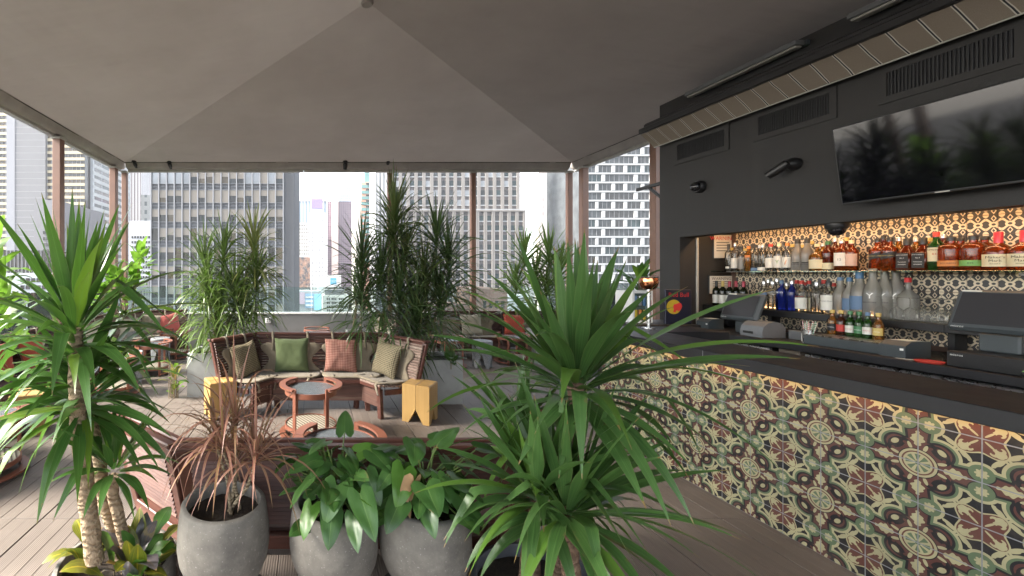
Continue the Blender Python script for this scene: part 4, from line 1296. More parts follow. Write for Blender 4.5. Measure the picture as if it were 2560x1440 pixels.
def trunk(par, pts, r0, r1, mt, n=12, name='trunk'):
    P = [Vector(p) for p in pts]
    out, rs = [], []
    m = 8 * (len(P) - 1)
    for i in range(m + 1):
        s = i / m * (len(P) - 1)
        k = min(int(s), len(P) - 2)
        p = P[k].lerp(P[k + 1], s - k)
        out.append(p + V(mnoise.noise(p * 9), mnoise.noise(p * 9 + V(5, 0, 0)), 0) * 0.004)
        rs.append((r0 + (r1 - r0) * i / m) * (1 + 0.05 * math.sin(i * 2.1)))
    return part(name, MB().tube(out, rs, n).mesh(name, mt, 60), par)

# --- tall yucca in the big left pot
PLX, PLY = -0.86, 1.84
pot_round((PLX, PLY, 0), 0.245, 0.43, 'wide round grey pot of the tall left yucca', soil=0.055, saucer=False, belly=1.03, rimw=0.02)
yl = thing('yucca_plant', 'tall yucca with pale ringed trunks at the left', 'yucca')
SZ = 0.37
trunk(yl, [at(237, 1405, 1.74) , at(216, 1230, 1.74), at(196, 1060, 1.74), at(190, 900, 1.76), at(188, 820, 1.76)], 0.037, 0.030, m_bark)
trunk(yl, [V(-0.86, 1.90, SZ), at(258, 1240, 1.90), at(240, 1075, 1.90), at(215, 950, 1.90)], 0.030, 0.026, m_bark)
trunk(yl, [V(-0.80, 1.86, SZ), at(283, 1240, 1.82), at(284, 1190, 1.80)], 0.026, 0.023, m_bark)
rosette(yl, at(188, 825, 1.76), 84, 0.53, 0.056, m_yucca, (0.05, 0.0, 1), -8, 86, 1.0, seed=3, zspan=0.18)
rosette(yl, at(212, 965, 1.88), 54, 0.47, 0.052, m_yucca, (-0.1, -0.1, 1), -15, 62, 1.15, seed=8, zspan=0.14)
rosette(yl, at(200, 1020, 1.74), 34, 0.42, 0.048, m_yucca, (0.05, -0.25, 1), -20, 40, 1.2, seed=12, zspan=0.08)
rosette(yl, at(285, 1165, 1.80), 32, 0.28, 0.044, m_yucca, (0.12, -0.05, 1), -8, 80, 1.2, seed=15, zspan=0.06)
# left edge neighbour: another yucca whose crown reaches into view
pot_round((-2.95, 3.15, 0), 0.24, 0.45, 'round grey pot of the yucca at the left edge', soil=0.05, saucer=False)
y3 = thing('yucca_plant', 'yucca reaching in behind the tall left yucca', 'yucca')
trunk(y3, [V(-2.95, 3.15, 0.38), V(-2.93, 3.13, 0.85), V(-2.82, 3.1, 1.18)], 0.036, 0.03, m_bark)
rosette(y3, V(-2.80, 3.1, 1.20), 40, 0.55, 0.05, m_yucca, (0.1, 0, 1), -35, 80, 0.9, seed=19, zspan=0.12)

# --- big yucca on the right
PRX, PRY = 0.93, 1.65
m_potdk = mat('slate_pot', (0.095, 0.10, 0.115), 0.6, 0, 0.15, 7, 0.2, 45)
pot_round((PRX, PRY, 0), 0.285, 0.44, 'wide slate grey pot of the big right yucca', soil=0.06, saucer=False, mt=m_potdk, belly=1.02)
yr = thing('yucca_plant', 'big three trunked yucca before the tiled bar', 'yucca')
trunk(yr, [at(1315, 1500, 1.62), at(1322, 1380, 1.62), at(1335, 1260, 1.62)], 0.030, 0.026, m_bark_dk)
trunk(yr, [at(1382, 1500, 1.68), at(1400, 1300, 1.70), at(1432, 1130, 1.70), at(1440, 960, 1.68)], 0.034, 0.030, m_bark_dk)
trunk(yr, [at(1435, 1500, 1.56), at(1425, 1400, 1.56), at(1415, 1290, 1.56)], 0.036, 0.028, m_bark_dk)
trunk(yr, [at(1340, 1500, 1.80), at(1320, 1200, 1.84), at(1298, 1090, 1.86)], 0.028, 0.024, m_bark_dk)
rosette(yr, at(1440, 948, 1.66), 100, 0.56, 0.058, m_yucca2, (0.0, -0.02, 1), -12, 87, 0.95, seed=23, zspan=0.14, spread=0.045)
rosette(yr, at(1298, 1080, 1.86), 26, 0.36, 0.042, m_yucca2, (-0.10, 0.05, 1), -10, 75, 1.0, seed=29, zspan=0.12)
rosette(yr, at(1343, 1232, 1.60), 56, 0.44, 0.050, m_yucca2, (-0.12, -0.06, 1), -10, 78, 1.25, seed=31, zspan=0.08)
rosette(yr, at(1418, 1272, 1.53), 60, 0.48, 0.053, m_yucca2, (0.10, -0.08, 1), -10, 84, 1.25, seed=37, zspan=0.08)

# --- three grey pots on the step
PT = 1.775
p1 = pot_round((at(560, 700, PT).x, PT, STEP), 0.176, 0.425, 'grey pot with the red leaved dracaena', group='rounded grey pots on the step')
p2 = pot_round((at(834, 700, PT).x, PT, STEP), 0.172, 0.415, 'grey pot with the left anthurium, next to the red dracaena pot', group='rounded grey pots on the step')
p3 = pot_round((at(1060, 700, PT).x, PT, STEP), 0.176, 0.425, 'grey pot with the anthurium nearest the slate pot', group='rounded grey pots on the step')
zs = STEP + 0.03 + 0.36
# red dracaena: thin leaning canes, arching narrow leaves
rd = thing('red_dracaena', 'red edged dracaena with thin arching leaves in a grey pot', 'dracaena')
hx, hy = p1.location.x, PT
heads = [(at(588, 1060, 1.75), 34), (at(556, 1120, 1.70), 38), (at(640, 1150, 1.70), 40), (at(590, 1160, 1.82), 30), (at(540, 1110, 1.80), 20)]
r = random.Random(5)
for k, (hp, nl) in enumerate(heads):
    b0 = V(hx + r.uniform(-0.09, 0.09), hy + r.uniform(-0.08, 0.05), zs)
    mid = b0.lerp(hp, 0.5) + V(r.uniform(-0.03, 0.03), 0, 0)
    trunk(rd, [b0, mid, hp], 0.0085, 0.006, m_stem, 7, 'cane')
    for i in range(nl):
        f = (i + 0.5) / nl
        el = rad(85 - 75 * f + r.uniform(-8, 8)); az = i * 2.4 + r.uniform(-0.3, 0.3)
        d = V(math.cos(az) * math.cos(el), math.sin(az) * math.cos(el), math.sin(el))
        m = blade(hp + V(0, 0, 0.04 * (0.5 - f)), d, r.uniform(0.22, 0.40), 0.0115, r.uniform(1.6, 4.4) * (0.4 + f), 9, 0.3, 0.6, r.uniform(-0.6, 0.6), 1.4, 0.4)
        part('leaf', m.mesh('leaf', m_drac_red, 180), rd)
# anthuriums: heart leaves on petioles
def heart(L, W, droop, n=8, fold=0.25, curl=0.15):
    """heart leaf in its own frame: petiole joint at origin, blade along +y, face up +z"""
    vs, uv, fs = [], [], []
    m = 3
    p, ang = V(0, 0, 0), 0.0
    c = 2 * m + 1
    for i in range(n + 1):
        t = i / n
        w = W / 2 * max(0.002, (1 - t) ** 0.78 * (0.93 + 0.75 * t - 0.25 * t * t))
        for k in range(-m, m + 1):
            u = k / m
            a = abs(u)
            lobe = L * (0.0 if a == 0 else (0.17, 0.21, 0.06)[abs(k) - 1]) * max(0.0, 1 - t * 3.2)
            up = fold * w * a - curl * w * u * u + 0.07 * w * math.sin(t * 9 + u * 3)
            y = -lobe
            q = p + V(u * w, y * math.cos(ang), up + y * math.sin(ang))
            vs.append(q); uv.append((0.5 + u / 2, t * 0.95))
        ang -= droop / n * (0.3 + 1.4 * t)
        p = p + V(0, math.cos(ang), math.sin(ang)) * (L / n)
    for i in range(n):
        for k in range(c - 1):
            q = i * c + k
            fs.append((q, q + 1, q + c + 1, q + c))
    return MB().add(vs, fs, 0, None, uv)
def anthurium(pot, label, leaves, seed, n_extra):
    t = thing('anthurium_plant', label, 'anthurium')
    r = random.Random(seed)
    cx, cy = pot.location.x, pot.location.y
    base = V(cx, cy, zs + 0.02)
    stems = MB()
    spec = list(leaves)
    for i in range(n_extra):
        az = i * 2.4 + r.uniform(-0.3, 0.3)
        rr = r.uniform(0.04, 0.22) ; zz = zs + r.uniform(0.04, 0.31) * (1.2 - rr * 2)
        spec.append((V(cx + rr * math.cos(az), cy + rr * math.sin(az) * 0.75 - 0.02, zz), r.uniform(0.10, 0.145), r.uniform(0.66, 0.84), az, r.uniform(-0.7, 0.45)))
    for (p, L, asp, az, pitch) in spec:
        L *= 0.74
        pitch = max(pitch * 0.75, -0.72)
        m = heart(L, L * asp * 1.12, r.uniform(0.15, 0.75), 8, r.uniform(0.1, 0.35))
        o = part('leaf', m.mesh('leaf', m_anth, 180), t, p)
        o.rotation_euler = (Matrix.Rotation(az - math.pi / 2, 4, 'Z') @ Matrix.Rotation(pitch, 4, 'X') @ Matrix.Rotation(r.uniform(-0.5, 0.5), 4, 'Y')).to_euler()
        b = base + V(r.uniform(-0.03, 0.03), r.uniform(-0.03, 0.03), -0.01)
        mid = b.lerp(p, 0.55) + V(0, 0, 0.05)
        stems.tube([b, b.lerp(mid, 0.6) + V(0, 0, 0.02), mid, p], 0.0032, 5)
    part('stem_cluster', stems.mesh('stem_cluster', m_petiole), t, kind='stuff')
    roots = MB()
    for i in range(14):
        az = r.uniform(0, 6.28); l = r.uniform(0.04, 0.09)
        roots.tube([base + V(0, 0, 0.01), base + V(math.cos(az) * l * 0.6, math.sin(az) * l * 0.6, 0.0), base + V(math.cos(az) * l, math.sin(az) * l, -0.022)], 0.0028, 4)
    part('aerial_roots', roots.mesh('aerial_roots', m_stem), t, kind='stuff')
    return t
def hl(px, py, Y, L, asp, azd, pit): return (at(px, py, Y), L, asp, rad(azd), pit)
anthurium(p2, 'anthurium with glossy heart leaves next to the red dracaena', [
    hl(872, 1165, 1.72, 0.20, 0.72, -80, -1.1), hl(842, 1215, 1.62, 0.19, 0.7, -120, -0.9), hl(900, 1235, 1.58, 0.22, 0.6, -70, -1.15), hl(862, 1080, 1.86, 0.17, 0.62, 85, 1.05), hl(790, 1150, 1.70, 0.17, 0.75, 200, -0.3),
    hl(830, 1280, 1.58, 0.17, 0.68, -100, -1.0), hl(775, 1200, 1.62, 0.17, 0.72, 220, -0.7), hl(930, 1130, 1.72, 0.17, 0.75, -40, -0.6), hl(915, 1185, 1.66, 0.17, 0.7, -60, -0.9), hl(780, 1265, 1.60, 0.16, 0.65, 240, -0.9), hl(885, 1290, 1.56, 0.16, 0.6, -90, -1.2), hl(940, 1120, 1.75, 0.14, 0.8, 10, 0.1)], 3, 66)
anthurium(p3, 'anthurium with broad heart leaves nearest the slate pot', [
    hl(1035, 1110, 1.70, 0.16, 0.8, -100, -0.2), hl(1095, 1110, 1.74, 0.20, 0.72, 35, 0.55), hl(1010, 1175, 1.66, 0.20, 0.68, -110, -0.9), hl(1065, 1215, 1.58, 0.16, 0.95, -80, -0.5), hl(1130, 1195, 1.62, 0.19, 0.78, -30, -0.5), hl(985, 1235, 1.66, 0.19, 0.65, 200, -0.4),
    hl(1000, 1255, 1.60, 0.17, 0.7, 230, -0.7), hl(1115, 1150, 1.80, 0.22, 0.6, -50, -0.8), hl(1150, 1240, 1.66, 0.18, 0.7, -60, -1.0), hl(1195, 1120, 1.80, 0.15, 0.7, 0, -0.1), hl(985, 1130, 1.75, 0.15, 0.75, 160, 0.0), hl(1070, 1270, 1.60, 0.14, 0.7, -90, -1.0)], 9, 52)
dl = heart(0.14, 0.085, 1.4, 8, 0.6)
ob = part('withered_leaf', dl.mesh('withered_leaf', m_dry, 180), bpy.data.objects['anthurium_plant.001'], at(1035, 1205, 1.60))
ob.rotation_euler = (rad(-70), rad(15), rad(20))

# --- crotons under the tall left yucca
def croton(base, n, seed, label, L=0.16, mats=None, spreadr=0.1, up=0.5, name='croton_plant', asp=0.4):
    t = thing(name, label, 'croton')
    r = random.Random(seed)
    st = MB()
    for i in range(n):
        az = i * 2.4 + r.uniform(-0.4, 0.4)
        b = Vector(base) + V(math.cos(az), math.sin(az), 0) * r.uniform(0.01, spreadr)
        el = rad(r.uniform(15, 80))
        d = V(math.cos(az) * math.cos(el), math.sin(az) * math.cos(el), math.sin(el))
        o = b + V(0, 0, r.uniform(0.02, 0.02 + up))
        ll = L * r.uniform(0.7, 1.2)
        mm = (mats or [m_croton, m_croton_dk])[i % 2 if mats is None else i % len(mats)]
        m = blade(o, d, ll, ll * asp * r.uniform(0.8, 1.2), r.uniform(0.5, 1.8), 9, 0.2, 0.25, r.uniform(-0.6, 0.6), 2.0, 0.45, 0.1)
        part('leaf', m.mesh('leaf', mm, 180), t)
        st.tube([b - V(0, 0, 0.03), b.lerp(o, 0.6), o], 0.004, 5)
    part('stem_cluster', st.mesh('stem_cluster', m_stem), t, kind='stuff')
    return t
croton((-0.76, 1.80, 0.37), 38, 4, 'purple and green croton at the foot of the tall left yucca', 0.165, [m_croton_dk, m_croton, m_anth], 0.14, 0.08)
croton((-1.00, 1.86, 0.37), 9, 6, 'yellow veined croton at the pot rim by the ringed trunk', 0.16, [m_croton], 0.06, 0.08)

# --- narrow leaved dracaenas in square planters
def planter(cx, cy, w, h, rz, label, mt=None):
    t = thing('square_planter', label, 'planter', (cx, cy, 0), rz, 'square concrete planters')
    m = MB()
    a, b, th = w / 2, w / 2, 0.03
    vs = [(-a, -a, 0), (a, -a, 0), (a, a, 0), (-a, a, 0), (-b, -b, h), (b, -b, h), (b, b, h), (-b, b, h),
          (-b + th, -b + th, h), (b - th, -b + th, h), (b - th, b - th, h), (-b + th, b - th, h), (-b + th, -b + th, h - 0.07), (b - th, -b + th, h - 0.07), (b - th, b - th, h - 0.07), (-b + th, b - th, h - 0.07)]
    fs = [(0, 1, 5, 4), (1, 2, 6, 5), (2, 3, 7, 6), (3, 0, 4, 7), (4, 5, 9, 8), (5, 6, 10, 9), (6, 7, 11, 10), (7, 4, 8, 11), (8, 9, 13, 12), (9, 10, 14, 13), (10, 11, 15, 14), (11, 8, 12, 15)]
    part('shell', m.add(vs, fs).mesh('shell', mt or m_concrete, 0), t)
    part('soil', MB().box(-b + th, b - th, -b + th, b - th, h - 0.10, h - 0.06).mesh('soil', m_soil, 0), t)
    return t
def dracaena(label, base, heads, L, W, mt, nl, seed, droop=(1.4, 3.2), stemr=0.016):
    t = thing('dracaena_plant', label, 'dracaena')
    r = random.Random(seed)
    for k, hp in enumerate(heads):
        hp = Vector(hp)
        b0 = Vector(base) + V(r.uniform(-0.1, 0.1), r.uniform(-0.1, 0.1), 0)
        mid = b0.lerp(hp, 0.55) + V(r.uniform(-0.06, 0.06), r.uniform(-0.06, 0.06), 0.03)
        trunk(t, [b0, mid, hp], stemr, stemr * 0.7, m_stem, 7, 'cane')
        m = MB()
        for i in range(nl):
            f = (i + 0.5) / nl
            el = rad(82 - 95 * f ** 0.8 + r.uniform(-10, 10)); az = i * 2.39996 + r.uniform(-0.3, 0.3)
            d = V(math.cos(az) * math.cos(el), math.sin(az) * math.cos(el), math.sin(el))
            bl = blade(hp + V(0, 0, 0.10 - 0.45 * f * L / 0.45), d, L * r.uniform(0.75, 1.15), W * r.uniform(0.8, 1.2), r.uniform(*droop) * (0.35 + f), 7, 0.25, 0.6, r.uniform(-1.2, 1.2), 2.6, 0.3)
            m.add(bl.v, bl.f, 0, None, [q for q in [(0, i / 7) for i in range(8)] for _ in range(1)] and sum([[(0, i / 7), (0.5, i / 7), (1, i / 7)] for i in range(8)], []))
        part('leaf_rosette', m.mesh('leaf_rosette', mt, 180), t, kind='stuff')
    return t
planter(-1.40, 5.90, 0.56, 0.587, rad(0), 'pale square planter of the bushy dracaena behind the ring')
Yd = 6.0
dracaena('bushy dracaena with drooping pale tipped leaves behind the ring', (-1.36, 5.95, 0.52),
         [at(560, 640, 5.95), at(635, 618, 6.05), at(512, 668, 5.9), at(520, 740, 5.8), at(585, 725, 5.8), at(640, 700, 6.05), at(545, 790, 5.85), at(605, 780, 5.9)], 0.58, 0.025, m_drac_pale, 130, 51, (1.5, 3.4))
planter(1.62, 5.62, 0.60, 0.56, rad(0), 'grey square planter of the tallest dracaena', m_concrete)
dracaena('tallest dark dracaena with narrow leaves in front of a brown post', (1.50, 5.75, 0.5),
         [at(985, 545, 5.7), at(1092, 600, 5.75), at(905, 655, 5.6), at(1120, 655, 5.8), at(1010, 640, 5.75), at(955, 690, 5.6), at(1060, 700, 5.7), at(905, 740, 5.7), at(1000, 740, 5.5), at(1100, 745, 5.7), at(1040, 790, 5.5), at(985, 600, 5.8)], 0.64, 0.022, m_drac, 150, 57, (1.1, 3.0))
planter(4.62, 8.15, 0.6, 0.56, rad(0), 'grey square planter near the drinks cooler', m_concrete)
dracaena('spiky pale dracaena left of the white grid tower', (4.62, 8.15, 0.5),
         [at(1310, 640, 8.2), at(1372, 640, 8.1), at(1340, 690, 8.2), at(1400, 670, 8.1), at(1290, 710, 8.2), at(1365, 730, 8.1)], 0.60, 0.034, m_drac_pale, 80, 61, (0.2, 0.9))
planter(0.92, 8.45, 0.45, 0.5, 0, 'small square planter against the grey parapet wall')
dracaena('small pale trunked dracaena against the glass balustrade', (0.92, 8.45, 0.45), [V(0.85, 8.42, 1.42), V(0.97, 8.45, 1.15)], 0.30, 0.018, m_drac_pale, 60, 67, (1.8, 3.5), 0.03)
croton((1.35, 8.0, 0.02), 46, 71, 'leafy green plant behind the tallest dracaena', 0.34, [m_yucca, m_croton], 0.12, 0.85, 'broadleaf_plant', 0.22)
croton((-1.86, 5.62, 0.0), 24, 73, 'yellow green croton next to the pale square planter', 0.16, [m_croton, m_fig], 0.08, 0.50)
croton((1.78, 5.36, 0.48), 16, 75, 'dark glossy plant in the grey planter of the tallest dracaena', 0.16, [m_anth], 0.06, 0.10, 'underplant', 0.5)
croton((-1.62, 5.66, 0.52), 9, 77, 'silvery small plant in the pale square planter', 0.13, [m_drac_pale], 0.05, 0.06, 'underplant', 0.3)

# --- fiddle leaf figs in the left back corner
def fig(label, base, tops, seed, L=0.30):
    t = thing('fiddle_leaf_fig', label, 'fig tree')
    r = random.Random(seed)
    for hp in tops:
        hp = Vector(hp)
        trunk(t, [base, Vector(base).lerp(hp, 0.5) + V(r.uniform(-0.05, 0.05), 0, 0.05), hp], 0.018, 0.010, m_stem, 7, 'stem')
        for i in range(20):
            f = i / 20
            az = i * 2.4 + r.uniform(-0.4, 0.4)
            p = hp + V(0, 0, 0.10 - 0.55 * f)
            ll = L * r.uniform(0.7, 1.1)
            m = heart(ll, ll * 0.72, r.uniform(0.3, 1.0), 7, 0.2)
            o = part('leaf', m.mesh('leaf', m_fig, 180), t, p + V(math.cos(az), math.sin(az), 0) * (0.05 + 0.22 * f))
            o.rotation_euler = (Matrix.Rotation(az - math.pi / 2, 4, 'Z') @ Matrix.Rotation(rad(75 - 85 * f) + r.uniform(-0.2, 0.2), 4, 'X')).to_euler()
    return t
planter(-3.75, 9.02 - 0.55, 0.42, 0.5, 0, 'square planter below the fiddle leaf figs')
fig('fiddle leaf fig with bright backlit leaves by the corner post', V(-3.72, 8.5, 0.45), [at(352, 632, 8.4), at(335, 690, 8.5), at(312, 725, 8.3)], 81, 0.30)
fig('fiddle leaf fig with bright leaves in front of the white ribbed tower', V(-3.80, 8.45, 0.45), [at(258, 655, 7.9), at(290, 690, 8.0), at(240, 720, 7.9)], 83, 0.30)
planter(-3.2, 3.75, 0.42, 0.5, 0, 'square planter at the left edge of the terrace')
fig('broad leaved tree reaching in at the left edge', V(-3.15, 3.75, 0.45), [at(-30, 620, 3.8), at(-15, 720, 3.7), at(-5, 800, 3.6)], 87, 0.24)
croton(at(1600, 740, 6.0), 34, 91, 'glossy green plant behind the drinks cooler', 0.30, [m_yucca, m_anth], 0.10, 0.25, 'broadleaf_plant', 0.25)

# ------------------------------------------------------------------ lettering
_txt = {}
def text_mesh(s, size, mt, bold=0.0):
    k = (s, round(size, 4), mt.name)
    if k not in _txt:
        cu = bpy.data.curves.new('lettering', 'FONT')
        cu.body = s; cu.size = size; cu.align_x = 'CENTER'; cu.align_y = 'CENTER'; cu.resolution_u = 2
        cu.offset = bold
        ob = bpy.data.objects.new('lettering', cu)
        me = bpy.data.meshes.new_from_object(ob)
        bpy.data.objects.remove(ob)
        me.name = 'lettering'
        me.materials.clear(); me.materials.append(mt)
        _txt[k] = me
    return _txt[k]
M_FACEL = Matrix(((0, 0, -1, 0), (-1, 0, 0, 0), (0, 1, 0, 0), (0, 0, 0, 1)))      # lettering read when looking along +x
M_FACEN = Matrix(((1, 0, 0, 0), (0, 0, -1, 0), (0, 1, 0, 0), (0, 0, 0, 1)))       # lettering read when looking along +y
def letter(par, s, size, mt, loc, base=M_FACEL, extra=None, bold=0.0):
    o = part('lettering', text_mesh(s, size, mt, bold), par)
    M = base if extra is None else base @ extra
    o.location = loc
    o.rotation_euler = M.to_3x3().to_euler()
    return o
def flat(name, col, rough=0.6):
    return mat(name, col, rough, 0, 0.04, 8, 0.0)
m_ink = flat('print_black', (0.02, 0.02, 0.02)); m_inkw = flat('print_white', (0.75, 0.75, 0.72)); m_inkr = flat('print_red', (0.55, 0.03, 0.03))
m_paper = flat('paper_white', (0.66, 0.64, 0.58)); m_cream = flat('label_cream', (0.62, 0.55, 0.36)); m_lblack = flat('label_black', (0.015, 0.015, 0.016))
m_lgreen = flat('label_green', (0.16, 0.35, 0.09)); m_lorange = flat('label_orange', (0.55, 0.20, 0.05)); m_lblue = flat('label_blue', (0.10, 0.17, 0.28)); m_lred = flat('label_red', (0.45, 0.04, 0.03))
m_lgold = flat('label_gold', (0.5, 0.38, 0.12)); m_waxred = flat('red_wax', (0.50, 0.03, 0.05), 0.35); m_capblk = flat('cap_black', (0.02, 0.02, 0.02), 0.4); m_capsil = mat('cap_silver', (0.6, 0.6, 0.6), 0.3, 1.0, 0.05, 9, 0)
m_capblue = flat('cap_blue', (0.05, 0.13, 0.26), 0.4); m_capgrn = flat('cap_green', (0.04, 0.16, 0.06), 0.4); m_capdkr = flat('capsule_dark_red', (0.28, 0.02, 0.04), 0.4); m_yel = flat('signal_yellow', (0.42, 0.31, 0.02))
g_clear = glass_mat('clear_glass', (0.90, 0.90, 0.88), 0.10, (0.7, 0.68, 0.62), 0.03)
g_frost = glass_mat('frosted_glass', (0.80, 0.79, 0.77), 0.42, (0.62, 0.60, 0.56), 0.25)
g_amber = glass_mat('amber_spirit', (0.75, 0.22, 0.04), 0.30, (0.55, 0.12, 0.02), 0.03)
g_ambdk = glass_mat('dark_amber_spirit', (0.45, 0.09, 0.02), 0.35, (0.30, 0.05, 0.01), 0.03)
g_gold = glass_mat('gold_spirit', (0.85, 0.50, 0.10), 0.25, (0.65, 0.32, 0.06), 0.03)
g_green = glass_mat('green_bottle_glass', (0.12, 0.30, 0.06), 0.35, (0.05, 0.20, 0.03), 0.03)
g_brown = glass_mat('brown_bottle_glass', (0.30, 0.11, 0.03), 0.4, (0.16, 0.05, 0.02), 0.03)
g_blue = glass_mat('cobalt_glass', (0.06, 0.10, 0.60), 0.35, (0.04, 0.07, 0.45), 0.03)
g_wine = glass_mat('dark_wine_glass', (0.05, 0.05, 0.02), 0.7, (0.02, 0.025, 0.012), 0.03)

# ------------------------------------------------------------------ back bar
bb = thing('back_bar', 'black back bar counter with raised bottle tier', 'counter')
part('worktop', MB().box(4.53, XN - 0.012, -1.0, YJ - 0.004, 0.945, 1.01, 0.004).mesh('worktop', m_blackmat), bb)
part('bottle_tier', MB().box(4.99, XN - 0.012, 3.30, YJ - 0.006, 1.205, 1.27, 0.003).mesh('bottle_tier', m_blackmat), bb)
for y in (3.4, 4.1, 4.75, 5.25):
    part('tier_leg', MB().box(5.20, 5.30, y - 0.02, y + 0.02, 1.011, 1.204).mesh('tier_leg', m_blackmat, 0), bb)
part('niche_led', MB().box(5.00, 5.03, 1.5, 5.2, NT + 0.118, NT + 0.13).mesh('niche_led', m_ledn, 0), bb)
part('tier_led', MB().box(5.318, 5.333, 3.95, 5.2, 1.2705, 1.276).mesh('tier_led', m_ledt, 0), bb)
gs = thing('glass_shelf', 'green edged glass shelf carrying the upper bottle row', 'shelf')
part('pane', MB().box(5.0, 5.335, 1.7, 5.24, 1.684, 1.696, 0.001).mesh('pane', m_shelfglass, 0), gs)
for y in (2.1, 3.1, 4.05, 5.0):
    part('clip', MB().box(5.27, 5.335, y - 0.02, y + 0.02, 1.655, 1.683, 0.003).mesh('clip', m_steel), gs)
# under counter coolers
m_cool = mat('black_cooler_door', (0.03, 0.031, 0.035), 0.35, 0.3, 0.08, 5, 0.05)
for k, (ya, yb) in enumerate(((5.05, 4.22), (4.16, 3.98), (3.92, 2.62), (2.58, 1.2))):
    if k == 1:
        solo('wooden_crate', MB().box(4.64, 5.2, yb, ya, 0.0, 0.93, 0.006).mesh('wooden_crate', m_steptop), 'wooden upright between two bar coolers', 'crate'); continue
    t = thing('bar_cooler', ['black bar cooler with a maker plate below the far till', '', 'black bar cooler below the beer bottles', 'black bar cooler below the till with the card reader'][k], 'cooler', (4.62, (ya + yb) / 2, 0), 0, 'black under counter coolers')
    hw = (ya - yb) / 2
    part('cabinet', MB().box(0.03, 0.66, -hw, hw, 0.0, 0.92).mesh('cabinet', m_black, 0), t)
    nd = 2
    for d in range(nd):
        a = -hw + d * (2 * hw / nd) + 0.006; b = -hw + (d + 1) * (2 * hw / nd) - 0.006
        dd = part('door', MB().box(0.0, 0.028, a, b, 0.10, 0.865, 0.005).mesh('door', m_cool), t)
        part('handle', MB().box(-0.022, -0.001, a + 0.12, b - 0.12, 0.825, 0.85, 0.006).mesh('handle', m_black), dd)
        part('label_plate', MB().box(-0.003, -0.0005, a + 0.01, a + 0.07, 0.80, 0.845).mesh('label_plate', m_paper, 0), dd)
    part('grille', MB().box(0.0, 0.028, -hw, hw, 0.872, 0.915, 0.003).mesh('grille', m_steel), t)
    if k == 0:
        pl = part('maker_plate', MB().box(-0.004, -0.0005, -0.33, -0.03, 0.80, 0.85).mesh('maker_plate', m_lblue, 0), t)
        letter(pl, 'BEVERAGE-AIR', 0.036, m_inkw, (-0.0055, -0.18, 0.825))

# ------------------------------------------------------------------ bottles
def lathe_prof(kind, r, h):
    P = {'round': [(0, 0), (0.94, 0), (1, 0.015), (1, 0.60), (0.96, 0.66), (0.62, 0.74), (0.36, 0.80), (0.33, 0.93), (0.36, 0.95), (0.36, 1.0)],
         'slim': [(0, 0), (0.94, 0), (1, 0.015), (1, 0.64), (0.90, 0.70), (0.45, 0.78), (0.38, 0.84), (0.36, 1.0)],
         'squat': [(0, 0), (0.95, 0), (1, 0.03), (1, 0.50), (0.92, 0.58), (0.55, 0.66), (0.26, 0.73), (0.24, 0.88), (0.28, 0.90), (0.28, 1.0)],
         'wine': [(0, 0), (0.94, 0), (1, 0.012), (1, 0.58), (0.88, 0.66), (0.48, 0.74), (0.36, 0.80), (0.34, 1.0)],
         'goose': [(0, 0), (0.95, 0), (1, 0.015), (0.98, 0.48), (0.90, 0.58), (0.60, 0.70), (0.42, 0.78), (0.38, 1.0)],
         'bulleit': [(0, 0), (0.96, 0), (1, 0.02), (1, 0.64), (0.93, 0.74), (0.6, 0.80), (0.34, 0.83), (0.32, 0.92), (0.34, 1.0)],
         'beer': [(0, 0), (0.95, 0), (1, 0.015), (1, 0.52), (0.9, 0.60), (0.55, 0.72), (0.42, 0.80), (0.40, 0.98), (0.45, 1.0)]}[kind]
    return [(a * r, b * h) for a, b in P]
